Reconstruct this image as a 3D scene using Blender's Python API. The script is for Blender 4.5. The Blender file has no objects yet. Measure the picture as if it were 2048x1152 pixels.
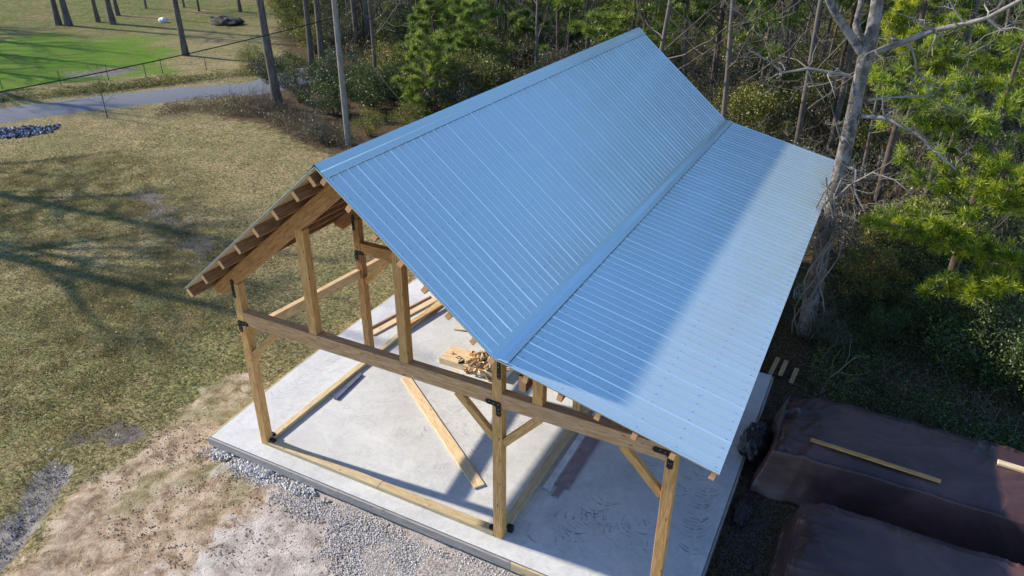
import bpy, bmesh, math, random
import numpy as np
from mathutils import Vector, Matrix
R = math.radians
scene = bpy.context.scene
COL = scene.collection
random.seed(7); rng = np.random.default_rng(11)

# ------------------------------------------------------------------ camera
CAM = dict(c=(10.5778, -8.7542, 10.5317), yaw=-0.4724, pitch=-0.4868, roll=0.0055, f=1474.89)
_cy, _sy = math.cos(CAM['yaw']), math.sin(CAM['yaw']); _cp, _sp = math.cos(CAM['pitch']), math.sin(CAM['pitch'])
FW = Vector((_sy*_cp, _cy*_cp, _sp)); _r = Vector((_cy, -_sy, 0)); _u = _r.cross(FW)
_cr, _sr = math.cos(CAM['roll']), math.sin(CAM['roll'])
RT = _r*_cr + _u*_sr; UP = -_r*_sr + _u*_cr
cam = bpy.data.cameras.new('camera'); camo = bpy.data.objects.new('camera', cam); COL.objects.link(camo)
M = Matrix((RT, UP, -FW)).transposed().to_4x4(); M.translation = Vector(CAM['c']); camo.matrix_world = M
cam.sensor_width = 36; cam.lens = 36*CAM['f']/2048; cam.clip_end = 2000; cam.clip_start = 0.1
scene.camera = camo

# ------------------------------------------------------------------ sky, sun, exposure
SUN_EL, SUN_AZ = 31.0, 4.5           # light travels towards +X, a little towards +Y
w = bpy.data.worlds.new('World'); scene.world = w; w.use_nodes = True
nt = w.node_tree; bg = nt.nodes['Background']; sky = nt.nodes.new('ShaderNodeTexSky')
sky.sky_type = 'NISHITA'; sky.sun_disc = False; sky.sun_elevation = R(SUN_EL); sky.sun_rotation = R(270-SUN_AZ)
sky.air_density = 1.0; sky.dust_density = 0.0; sky.ozone_density = 5.0
nt.links.new(sky.outputs[0], bg.inputs[0]); bg.inputs[1].default_value = 0.15
sl = bpy.data.lights.new('sun', 'SUN'); sl.energy = 4.2; sl.angle = R(0.9); sl.color = (1.0, 0.90, 0.74)
so = bpy.data.objects.new('sun', sl); COL.objects.link(so)
ce, se = math.cos(R(SUN_EL)), math.sin(R(SUN_EL))
SDIR = Vector((ce*math.cos(R(SUN_AZ)), ce*math.sin(R(SUN_AZ)), -se))
so.rotation_euler = SDIR.to_track_quat('-Z', 'Y').to_euler(); so.location = (-20, 0, 30)
scene.view_settings.view_transform = 'Standard'; scene.view_settings.look = 'None'
scene.view_settings.exposure = 0.78; scene.view_settings.gamma = 1.0
scene.cycles.max_bounces = 6; scene.cycles.diffuse_bounces = 3; scene.cycles.glossy_bounces = 3
scene.cycles.transparent_max_bounces = 6; scene.cycles.use_denoising = True

GZ = -0.25      # ground level beside the slab (slab top = 0)
def ray(px, py): return FW + RT*((px-1024)/CAM['f']) - UP*((py-576)/CAM['f'])
def at(px, py, z=GZ):
    d = ray(px, py); c = Vector(CAM['c']); return c + d*((z-c.z)/d.z)
def atY(px, py, Y):
    d = ray(px, py); c = Vector(CAM['c']); return c + d*((Y-c.y)/d.y)

# ------------------------------------------------------------------ helpers
def tag(o, label=None, cat=None, group=None, kind=None):
    if label: o['label'] = label
    if cat: o['category'] = cat
    if group: o['group'] = group
    if kind: o['kind'] = kind
    return o
def empty(name, loc=(0, 0, 0), rz=0, label=None, cat=None, group=None):
    o = bpy.data.objects.new(name, None); COL.objects.link(o); o.location = loc; o.rotation_euler = (0, 0, rz)
    o.empty_display_size = .3
    return tag(o, label, cat, group)
def link(name, me, mat, parent=None, M=None):
    o = bpy.data.objects.new(name, me); COL.objects.link(o)
    if mat and not me.materials: me.materials.append(mat)
    if parent: o.parent = parent
    if M is not None: o.matrix_basis = M
    return o
def fast_mesh(name, V, F, smooth=False):
    """V (n,3); F (m,k) all faces with k corners"""
    V = np.asarray(V, dtype=np.float32); F = np.asarray(F, dtype=np.int32)
    me = bpy.data.meshes.new(name); m, k = F.shape
    me.vertices.add(len(V)); me.vertices.foreach_set('co', V.ravel())
    me.loops.add(m*k); me.loops.foreach_set('vertex_index', F.ravel())
    me.polygons.add(m); me.polygons.foreach_set('loop_start', np.arange(0, m*k, k, dtype=np.int32))
    me.polygons.foreach_set('use_smooth', np.full(m, bool(smooth)))
    me.update(calc_edges=True); me.validate()
    return me
def box_mesh(name, sx, sy, sz, bevel=0.0, off=(0, 0, 0)):
    bm = bmesh.new(); bmesh.ops.create_cube(bm, size=1)
    for v in bm.verts: v.co = Vector((v.co.x*sx+off[0], v.co.y*sy+off[1], v.co.z*sz+off[2]))
    if bevel: bmesh.ops.bevel(bm, geom=bm.edges[:], offset=bevel, segments=1, affect='EDGES')
    me = bpy.data.meshes.new(name); bm.to_mesh(me); bm.free(); return me
def beam(name, p0, p1, wd, ht, mat, parent, up=(0, 0, 1), bevel=.006):
    """timber from p0 to p1 (centre line); wd across, ht along 'up'; local X is the grain"""
    p0, p1 = Vector(p0), Vector(p1); d = p1-p0; L = d.length; x = d/L
    upv = Vector(up); y = upv.cross(x); y.normalize(); z = x.cross(y)
    me = box_mesh(name, L, wd, ht, bevel)
    Mx = Matrix((x, y, z)).transposed().to_4x4(); Mx.translation = (p0+p1)/2
    return link(name, me, mat, parent, Mx)
def prism(name, poly, y0, y1, mat, parent, ang=0):
    """polygon in XZ extruded along Y"""
    bm = bmesh.new(); a = [bm.verts.new((x, y0, z)) for x, z in poly]; b = [bm.verts.new((x, y1, z)) for x, z in poly]
    n = len(poly); bm.faces.new(a); bm.faces.new(b[::-1])
    for i in range(n): bm.faces.new((a[i], b[i], b[(i+1) % n], a[(i+1) % n]))
    bmesh.ops.recalc_face_normals(bm, faces=bm.faces[:])
    bmesh.ops.bevel(bm, geom=bm.edges[:], offset=.005, segments=1, affect='EDGES')
    Rm = Matrix.Rotation(-ang, 4, 'Y'); bmesh.ops.transform(bm, matrix=Rm.inverted(), verts=bm.verts[:])
    me = bpy.data.meshes.new(name); bm.to_mesh(me); bm.free(); return link(name, me, mat, parent, Rm)
def tube_arrays(pts, rad, n=6):
    pts = np.asarray(pts, float); m = len(pts)
    T = np.gradient(pts, axis=0); T /= np.linalg.norm(T, axis=1)[:, None]+1e-9
    a = np.where(np.abs(T[:, 2:3]) > .9, np.array([[1., 0, 0]]), np.array([[0, 0, 1.]]))
    U = np.cross(a, T); U /= np.linalg.norm(U, axis=1)[:, None]+1e-9; W = np.cross(T, U)
    th = np.arange(n)*2*math.pi/n
    V = pts[:, None, :]+np.asarray(rad)[:, None, None]*(np.cos(th)[None, :, None]*U[:, None, :]+np.sin(th)[None, :, None]*W[:, None, :])
    i = np.arange(m-1)[:, None]*n; j = np.arange(n)[None, :]; j2 = (j+1) % n
    F = np.stack([i+j, i+j2, i+n+j2, i+n+j], -1).reshape(-1, 4)
    return V.reshape(-1, 3), F
class MB:
    def __init__(s): s.V = []; s.F = []; s.n = 0
    def add(s, V, F): s.V.append(V); s.F.append(np.asarray(F)+s.n); s.n += len(V)
    def tube(s, p, r, n=6): s.add(*tube_arrays(p, r, n))
    def box(s, M4, sx, sy, sz):
        c = np.array([[x, y, z] for x in (-.5, .5) for y in (-.5, .5) for z in (-.5, .5)])*np.array([sx, sy, sz])
        A = np.array(M4)[:3, :3]; t = np.array(M4)[:3, 3]
        s.add(c@A.T+t, [[0, 1, 3, 2], [4, 6, 7, 5], [0, 4, 5, 1], [2, 3, 7, 6], [0, 2, 6, 4], [1, 5, 7, 3]])
    def mesh(s, name, smooth=False): return fast_mesh(name, np.concatenate(s.V), np.concatenate(s.F), smooth)

# ------------------------------------------------------------------ materials
def new_mat(name):
    m = bpy.data.materials.new(name); m.use_nodes = True; t = m.node_tree; t.nodes.clear()
    out = t.nodes.new('ShaderNodeOutputMaterial'); b = t.nodes.new('ShaderNodeBsdfPrincipled')
    t.links.new(b.outputs[0], out.inputs[0]); return m, t, b, out
def N(t, typ, **kw):
    n = t.nodes.new(typ)
    for k, v in kw.items():
        if k in ('inputs',):
            for a, c in v.items(): n.inputs[a].default_value = c
        else: setattr(n, k, v)
    return n
def ramp(t, fac, stops, interp='LINEAR'):
    r = t.nodes.new('ShaderNodeValToRGB'); cr = r.color_ramp; cr.interpolation = interp
    while len(cr.elements) < len(stops): cr.elements.new(.5)
    for e, (p, c) in zip(cr.elements, stops): e.position = p; e.color = (*c, 1) if len(c) == 3 else c
    t.links.new(fac, r.inputs[0]); return r.outputs[0]
def noise(t, vec, scale, detail=4, rough=.6, dist=0):
    n = N(t, 'ShaderNodeTexNoise'); n.inputs['Scale'].default_value = scale; n.inputs['Detail'].default_value = detail
    n.inputs['Roughness'].default_value = rough; n.inputs['Distortion'].default_value = dist
    if vec is not None: t.links.new(vec, n.inputs['Vector'])
    return n.outputs['Fac']
def mixc(t, fac, a, b, mode='MIX'):
    m = N(t, 'ShaderNodeMix', data_type='RGBA', blend_type=mode)
    for s, v in ((m.inputs[0], fac), (m.inputs[6], a), (m.inputs[7], b)):
        if hasattr(v, 'links'): t.links.new(v, s)
        else: s.default_value = v if not isinstance(v, tuple) else (*v, 1)[:4]
    return m.outputs[2]
def math_(t, op, a, b=0.0, clamp=False):
    m = N(t, 'ShaderNodeMath', operation=op, use_clamp=clamp)
    for s, v in ((m.inputs[0], a), (m.inputs[1], b)):
        if hasattr(v, 'links'): t.links.new(v, s)
        else: s.default_value = v
    return m.outputs[0]
def bump(t, b, h, strength=.5, dist=.02):
    n = N(t, 'ShaderNodeBump'); n.inputs['Strength'].default_value = strength; n.inputs['Distance'].default_value = dist
    t.links.new(h, n.inputs['Height']); t.links.new(n.outputs[0], b.inputs['Normal']); return n
def objco(t, scale=(1, 1, 1)):
    c = N(t, 'ShaderNodeTexCoord'); mp = N(t, 'ShaderNodeMapping'); mp.inputs['Scale'].default_value = scale
    # shift by a random amount per object so neighbours differ
    oi = N(t, 'ShaderNodeObjectInfo'); cx = N(t, 'ShaderNodeCombineXYZ'); mu = math_(t, 'MULTIPLY', oi.outputs['Random'], 37.0)
    for i in range(3): t.links.new(mu, cx.inputs[i])
    t.links.new(cx.outputs[0], mp.inputs['Location'])
    t.links.new(c.outputs['Object'], mp.inputs['Vector']); return mp.outputs[0], oi.outputs['Random']

def wood_mat(name, c0, c1, weather=0.35, grey=(.30, .26, .22), knots=True):
    m, t, b, out = new_mat(name)
    v, rnd = objco(t, (1.2, 14, 14)); v2, _ = objco(t, (1, 1, 1))
    g = noise(t, v, 3, 6, .65, .4)
    col = ramp(t, g, [(.38, c0), (.62, c1)])
    gr = ramp(t, noise(t, v2, 1.3, 3, .6), [(.42, (0, 0, 0)), (.68, (1, 1, 1))])
    gm = math_(t, 'MULTIPLY', gr, weather)
    col = mixc(t, gm, col, grey)
    tint = ramp(t, rnd, [(0, (.84, .80, .76)), (.5, (1, 1, 1)), (1, (1.08, 1.0, .9))])
    col = mixc(t, 1.0, col, tint, 'MULTIPLY')
    if knots:
        kv, _ = objco(t, (1.0, 2.4, 2.4)); vo = N(t, 'ShaderNodeTexVoronoi'); vo.inputs['Scale'].default_value = 3.0
        t.links.new(kv, vo.inputs['Vector'])
        k = ramp(t, vo.outputs['Distance'], [(.07, (1, 1, 1)), (.15, (0, 0, 0))])
        col = mixc(t, math_(t, 'MULTIPLY', k, .75), col, (.12, .055, .025))
    tn = N(t, 'ShaderNodeTexCoord').outputs['Normal']; sn = N(t, 'ShaderNodeSeparateXYZ'); t.links.new(tn, sn.inputs[0])
    endm = math_(t, 'GREATER_THAN', math_(t, 'ABSOLUTE', sn.outputs[0]), .9)
    if name != 'sheathing': col = mixc(t, endm, col, tuple(min(.8, x*1.3+o_) for x, o_ in zip(c1, (.34, .17, .08))))
    t.links.new(col, b.inputs['Base Color']); b.inputs['Roughness'].default_value = .75
    bump(t, b, g, .35, .006); return m
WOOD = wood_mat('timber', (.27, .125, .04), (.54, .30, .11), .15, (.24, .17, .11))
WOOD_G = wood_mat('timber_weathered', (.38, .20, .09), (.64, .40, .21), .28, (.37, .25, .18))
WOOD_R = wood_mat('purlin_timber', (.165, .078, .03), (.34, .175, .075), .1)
WOOD_P = wood_mat('pale_pine', (.56, .40, .21), (.80, .64, .42), .12)
WOOD_T = wood_mat('treated_pine', (.44, .215, .062), (.72, .42, .155), .2, (.42, .28, .17))
WOOD_K = wood_mat('rail_timber', (.46, .30, .15), (.74, .56, .34), .1)
WOOD_L = wood_mat('straw_lumber', (.44, .33, .17), (.68, .54, .32), .25, (.42, .36, .26))
WOOD_F = wood_mat('form_board', (.26, .23, .21), (.44, .40, .36), .5, (.3, .3, .3))
WOOD_S = wood_mat('sheathing', (.42, .31, .18), (.62, .50, .33), .1, knots=False)

def metal_mat():
    m, t, b, out = new_mat('galvalume_sheet')
    c = N(t, 'ShaderNodeTexCoord')
    n1 = noise(t, c.outputs['Object'], 60, 3, .7); n2 = noise(t, c.outputs['Object'], .35, 3, .5)
    col = ramp(t, n1, [(.4, (.56, .70, .73)), (.6, (.62, .76, .79))])
    col = mixc(t, math_(t, 'MULTIPLY', n2, .2), col, (.70, .80, .82))
    t.links.new(col, b.inputs['Base Color'])
    b.inputs['Metallic'].default_value = .50
    rr = ramp(t, n1, [(.3, (.19,)*3), (.7, (.24,)*3)]); t.links.new(rr, b.inputs['Roughness'])
    bump(t, b, n1, .015, .001); return m
METAL = metal_mat()
def flat(name, c, rough=.6, metal=0, nz=None, amt=.25):
    m, t, b, out = new_mat(name)
    if nz:
        v, _ = objco(t); g = noise(t, v, nz, 4, .6)
        t.links.new(ramp(t, g, [(.3, tuple(x*(1-amt) for x in c)), (.7, tuple(min(1, x*(1+amt)) for x in c))]), b.inputs['Base Color'])
        bump(t, b, g, .3, .005)
    else: b.inputs['Base Color'].default_value = (*c, 1)
    b.inputs['Roughness'].default_value = rough; b.inputs['Metallic'].default_value = metal; return m
METAL_RIB = flat('galvalume_rib_highlight', (.80, .87, .88), .20, .80)  # lighter metal on the rib faces, paints in their bright highlight lines
BLACK = flat('black_steel', (.012, .012, .014), .45, .3, 30)
STEEL = flat('bright_bolt', (.6, .6, .6), .35, .9)
DARKSCREW = flat('dark_screw', (.10, .15, .22), .6, .2)

def concrete_mat():
    m, t, b, out = new_mat('concrete'); c = N(t, 'ShaderNodeTexCoord').outputs['Object']
    n1 = noise(t, c, .55, 5, .6, .5); n2 = noise(t, c, 14, 4, .7)
    n3 = noise(t, c, .9, 6, .75, 1.2)
    col = ramp(t, n1, [(.32, (.49, .485, .475)), (.62, (.64, .635, .62))])
    col = mixc(t, math_(t, 'MULTIPLY', ramp(t, n3, [(.5, (0, 0, 0)), (.66, (1, 1, 1))]), .42), col, (.36, .37, .39))
    col = mixc(t, math_(t, 'MULTIPLY', ramp(t, noise(t, c, 3.2, 6, .85, 1.5), [(.48, (0, 0, 0)), (.60, (1, 1, 1))]), .38), col, (.34, .36, .40))
    st = ramp(t, noise(t, c, 1.7, 4, .6, .8), [(.68, (0, 0, 0)), (.78, (1, 1, 1))])
    col = mixc(t, math_(t, 'MULTIPLY', st, .35), col, (.55, .42, .27))
    col = mixc(t, .12, col, ramp(t, n2, [(.2, (.2,)*3), (.8, (.9,)*3)]))
    t.links.new(col, b.inputs['Base Color']); b.inputs['Roughness'].default_value = .85
    bump(t, b, n2, .2, .004); return m
CONC = concrete_mat()
def tread_mat():
    m, t, b, out = new_mat('tyre_rubber_mark'); c = N(t, 'ShaderNodeTexCoord').outputs['Object']
    b.inputs['Base Color'].default_value = (.10, .10, .11, 1); b.inputs['Roughness'].default_value = .8
    tr = N(t, 'ShaderNodeBsdfTransparent'); mx = N(t, 'ShaderNodeMixShader')
    sp_ = N(t, 'ShaderNodeSeparateXYZ'); t.links.new(c, sp_.inputs[0]); mr_ = N(t, 'ShaderNodeMapRange'); mr_.inputs[1].default_value = 5.4; mr_.inputs[2].default_value = 6.4; mr_.inputs[3].default_value = .2; mr_.inputs[4].default_value = .42; t.links.new(sp_.outputs[0], mr_.inputs[0])  # sun and shade put into the opacity: marks faint where sunlit, stronger under lean-to
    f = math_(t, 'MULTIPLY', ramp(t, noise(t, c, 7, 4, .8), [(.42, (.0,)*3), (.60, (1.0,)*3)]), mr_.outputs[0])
    t.links.new(f, mx.inputs[0]); t.links.new(tr.outputs[0], mx.inputs[1]); t.links.new(b.outputs[0], mx.inputs[2])
    t.links.new(mx.outputs[0], out.inputs[0]); return m
TREAD = tread_mat()

def bark_mat(name, c0, c1, moss=None, sc=6):
    m, t, b, out = new_mat(name); v, rnd = objco(t, (1, 1, .25))
    g = noise(t, v, sc, 5, .7, .6); col = ramp(t, g, [(.3, c0), (.65, c1)])
    if moss:
        v2, _ = objco(t); col = mixc(t, ramp(t, noise(t, v2, 4.5, 5, .75), [(.46, (0, 0, 0)), (.56, (.85,)*3)]), col, moss)
    t.links.new(col, b.inputs['Base Color']); b.inputs['Roughness'].default_value = .9; bump(t, b, g, .9, .03); return m
BARK_G = bark_mat('grey_bark', (.028, .023, .02), (.14, .12, .105), (.25, .225, .205), 9)
BARK_D = bark_mat('dark_bark', (.045, .036, .03), (.16, .13, .11))
BARK_P = bark_mat('pine_bark', (.04, .028, .022), (.13, .09, .068))
TWIG = bark_mat('twig_bark', (.06, .047, .038), (.17, .14, .12), sc=3)
TWIG_L = bark_mat('pale_twig_bark', (.10, .085, .07), (.30, .265, .235), sc=3)

def leaf_mat(name, stops, trans=.35):
    m, t, b, out = new_mat(name); t.nodes.remove(b)
    g = N(t, 'ShaderNodeNewGeometry'); c = N(t, 'ShaderNodeTexCoord').outputs['Object']
    nn = ramp(t, noise(t, c, 1.4, 3, .6), [(.38, (0,)*3), (.62, (1,)*3)])
    f = math_(t, 'ADD', math_(t, 'MULTIPLY', g.outputs['Random Per Island'], .6), math_(t, 'MULTIPLY', nn, .4))
    col = ramp(t, f, stops)
    oi = N(t, 'ShaderNodeObjectInfo').outputs['Random']
    col = mixc(t, 1.0, col, ramp(t, oi, [(0, (.75, .82, .8)), (.5, (1, 1, 1)), (1, (1.2, 1.08, .85))]), 'MULTIPLY')
    d = N(t, 'ShaderNodeBsdfDiffuse'); tr = N(t, 'ShaderNodeBsdfTranslucent'); mx = N(t, 'ShaderNodeMixShader')
    t.links.new(col, d.inputs[0]); t.links.new(col, tr.inputs[0]); mx.inputs[0].default_value = trans
    gl = N(t, 'ShaderNodeBsdfGlossy'); gl.inputs['Roughness'].default_value = .45; m2 = N(t, 'ShaderNodeMixShader'); m2.inputs[0].default_value = .05
    t.links.new(d.outputs[0], mx.inputs[1]); t.links.new(tr.outputs[0], mx.inputs[2])
    t.links.new(mx.outputs[0], m2.inputs[1]); t.links.new(gl.outputs[0], m2.inputs[2]); t.links.new(m2.outputs[0], out.inputs[0]); return m
L_BRIGHT = leaf_mat('pine_needles_bright', [(.2, (.05, .10, .008)), (.5, (.24, .35, .015)), (.8, (.56, .58, .04))], .4)
L_PINE = leaf_mat('pine_needles', [(.1, (.06, .10, .014)), (.5, (.17, .245, .03)), (.9, (.34, .42, .065))], .3)
L_YOUNG = leaf_mat('young_pine_needles', [(.1, (.08, .13, .02)), (.5, (.20, .29, .05)), (.9, (.40, .48, .11))], .42)
L_BUSH = leaf_mat('olive_leaves', [(.15, (.035, .042, .008)), (.5, (.14, .155, .025)), (.85, (.32, .31, .065))], .3)
L_DARK = leaf_mat('dark_evergreen_leaves', [(.1, (.018, .033, .008)), (.5, (.055, .09, .017)), (.92, (.18, .24, .05))], .25)
L_GREY = leaf_mat('dull_greygreen_leaves', [(.1, (.035, .045, .022)), (.5, (.075, .085, .045)), (.9, (.15, .15, .09))], .25)
L_BROWN = leaf_mat('brown_brush_leaves', [(.1, (.06, .045, .025)), (.5, (.15, .115, .06)), (.9, (.27, .21, .12))], .3)
GRASSB = leaf_mat('grass_blades', [(.1, (.10, .095, .03)), (.5, (.25, .21, .08)), (.9, (.48, .40, .20))], .3)

# ------------------------------------------------------------------ ground: one sheet, zones kept as vertex weights
def axis(lo, a, b, hi, step, grow=1.06):
    mid = list(np.arange(a, b+1e-6, step)); L = [a]; s = step
    while L[-1] > lo: s = min(s*grow, 12); L.append(L[-1]-s)
    Rr = [mid[-1]]; s = step
    while Rr[-1] < hi: s = min(s*grow, 12); Rr.append(Rr[-1]+s)
    return np.array(L[:0:-1]+mid+Rr[1:])
gx = axis(-260, -14, 16, 160, .11); gy = axis(-60, -6, 20, 320, .11)
GX, GY = np.meshgrid(gx, gy); PX, PY = GX.ravel(), GY.ravel()
def vnoise(x, y, s, seed):
    r = np.random.default_rng(seed); T = r.random((64, 64)); x = x/s; y = y/s
    xi = np.floor(x).astype(int); yi = np.floor(y).astype(int); fx = x-xi; fy = y-yi; fx = fx*fx*(3-2*fx); fy = fy*fy*(3-2*fy)
    a = T[xi % 64, yi % 64]; b = T[(xi+1) % 64, yi % 64]; c = T[xi % 64, (yi+1) % 64]; d = T[(xi+1) % 64, (yi+1) % 64]
    return (a*(1-fx)+b*fx)*(1-fy)+(c*(1-fx)+d*fx)*fy
def fbm(x, y, s, seed, o=4): return sum(vnoise(x, y, s/2**i, seed+i)*.5**i for i in range(o))/sum(.5**i for i in range(o))
def sdist(poly, x, y):
    """signed distance to polygon, positive inside"""
    P = np.array(poly); n = len(P); d = np.full(x.shape, 1e9); ins = np.zeros(x.shape, bool)
    for i in range(n):
        a, b = P[i], P[(i+1) % n]; e = b-a; wx = x-a[0]; wy = y-a[1]
        tt = np.clip((wx*e[0]+wy*e[1])/(e@e), 0, 1); d = np.minimum(d, np.hypot(wx-e[0]*tt, wy-e[1]*tt))
        c = ((a[1] > y) != (b[1] > y)) & (x < (b[0]-a[0])*(y-a[1])/(b[1]-a[1]+1e-12)+a[0]); ins ^= c
    return np.where(ins, d, -d)
def pix(*p): return [tuple(at(u, v)[:2]) for u, v in p]
def mask(poly, soft, wob=0, seed=1, s=1.5): 
    return np.clip(sdist(poly, PX, PY)/soft+.5+wob*(fbm(PX, PY, s, seed)-.5)*2, 0, 1)
slabpoly = [(-1.16, -.34), (9.45, -.34), (9.45, 7.8), (9.3, 14.9), (-1.4, 14.9)]
sand = mask(pix((470, 735), (380, 770), (330, 850), (215, 925), (140, 975), (95, 1090), (-60, 1200), (-60, 1500), (1300, 1500), (1200, 1150)), .8, 1.1, 3, 1.3)
paleg = mask(pix((440, 900), (500, 890), (760, 990), (1080, 1150), (1090, 1300), (480, 1300), (340, 1300), (330, 1150), (440, 1070), (540, 990)), .8, 1.3, 9, 1.0)
gravel = np.maximum(mask([(-1.4, -.3), (-1.1, -.6), (.9, -.75), (2.4, -1.15), (3.6, -1.9), (5.5, -2.6), (9.5, -4), (9.6, -4), (9.6, -.3), (9.2, -.3)], .5, 1.4, 21, .6), 0)
litter = mask(pix((470, 235), (560, 258), (680, 300), (1000, 420), (1300, 900), (1440, 1400), (3500, 1200), (2600, -60), (1600, -120), (700, -120), (560, 20), (540, 130)), 3.0, .9, 33, 6)
litter *= np.clip(1-gravel, 0, 1)
bgreen = mask(pix((-300, 95), (60, 85), (200, 92), (330, 118), (300, 150), (150, 172), (0, 192), (-300, 220)), 9, 1.3, 41, 6)
green = np.clip(1.5*(fbm(PX, PY, 6, 51, 5)-.33)*2, 0, 1)
tan = mask(pix((100, 235), (380, 212), (700, 290), (800, 440), (560, 600), (380, 480), (330, 330)), 5, .9, 61, 5)
far = np.clip((np.hypot(PX+30, PY-25)-14)/22, 0, 1)*mask(pix((-400, -100), (700, -140), (480, 120), (300, 200), (-400, 260)), 6)
mud = np.maximum(mask(pix((190, 845), (250, 835), (300, 860), (210, 895), (170, 888)), .5, 1.5, 71, .5), .8*mask(pix((250, 380), (300, 370), (430, 500), (400, 540), (330, 480)), .7, 2, 73, .8))
mud = np.maximum(mud, mask(pix((110, 148), (250, 132), (270, 142), (140, 162)), 1.2, 1.2, 75, 1.5))
red = mask(pix((740, 70), (800, 85), (960, 150), (880, 140), (760, 110)), 2, .6, 81, 3)
wet = mask(pix((95, 925), (150, 930), (130, 985), (80, 1050), (30, 1120), (-30, 1180), (-40, 1100), (30, 1000)), .35, .9, 91, .7)
# heights
PZ = GZ+.10*(fbm(PX, PY, 9, 5)-.5)*np.clip((np.hypot(PX-4, PY-7)-9)/5, 0, 1)
PZ += (fbm(PX, PY, .5, 15, 3)-.5)*(.035+.03*sand) + (fbm(PX, PY, .22, 25, 2)-.5)*.02
PZ -= .10*wet+.04*mud
PZ += .05*np.clip(mask(pix((150, 985), (90, 1050), (30, 1130), (10, 1200), (60, 1200), (130, 1080), (190, 990)), .3), 0, 1)*(1-wet)
inside = sdist(slabpoly, PX, PY); PZ = np.where(inside > .25, GZ-.05, PZ)
ROADC = [at(-260, 282), at(0, 231), at(120, 214), at(250, 199), at(380, 185), at(505, 176), at(570, 160), at(640, 140)]
ROADC = [Vector((p.x, p.y, 0)) for p in ROADC]; ROADC = [ROADC[0]+(ROADC[0]-ROADC[1])*2.5]+ROADC
def polydist(pl, x, y):
    d = np.full(x.shape, 1e9)
    for a, b in zip(pl[:-1], pl[1:]):
        ex, ey = b[0]-a[0], b[1]-a[1]; wx = x-a[0]; wy = y-a[1]; tt = np.clip((wx*ex+wy*ey)/(ex*ex+ey*ey), 0, 1)
        d = np.minimum(d, np.hypot(wx-ex*tt, wy-ey*tt))
    return d
rd = polydist(ROADC, PX, PY); rw = np.clip((rd-2.1)/1.3, 0, 1)
PZ = PZ*rw+(GZ-.03)*(1-rw)
PZ += .35*np.exp(-((rd-4.6)/1.0)**2)*mask(pix((-700, 60), (600, 100), (600, 165), (0, 205), (-700, 300)), 1.5)
nxg, nyg = len(gx), len(gy)
ii = np.arange(nyg-1)[:, None]*nxg+np.arange(nxg-1)[None, :]
F = np.stack([ii, ii+1, ii+1+nxg, ii+nxg], -1).reshape(-1, 4)
gme = fast_mesh('ground', np.stack([PX, PY, PZ], 1), F, True)
def addattr(me, name, a, b, c, d):
    at_ = me.color_attributes.new(name, 'FLOAT_COLOR', 'POINT'); arr = np.stack([a, b, c, d], 1).astype(np.float32)
    at_.data.foreach_set('color', arr.ravel())
addattr(gme, 'zoneA', sand, paleg, gravel, litter); addattr(gme, 'zoneB', green*(1-tan*.75), bgreen, mud, far); addattr(gme, 'zoneC', red, wet, tan, np.ones_like(red))
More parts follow.
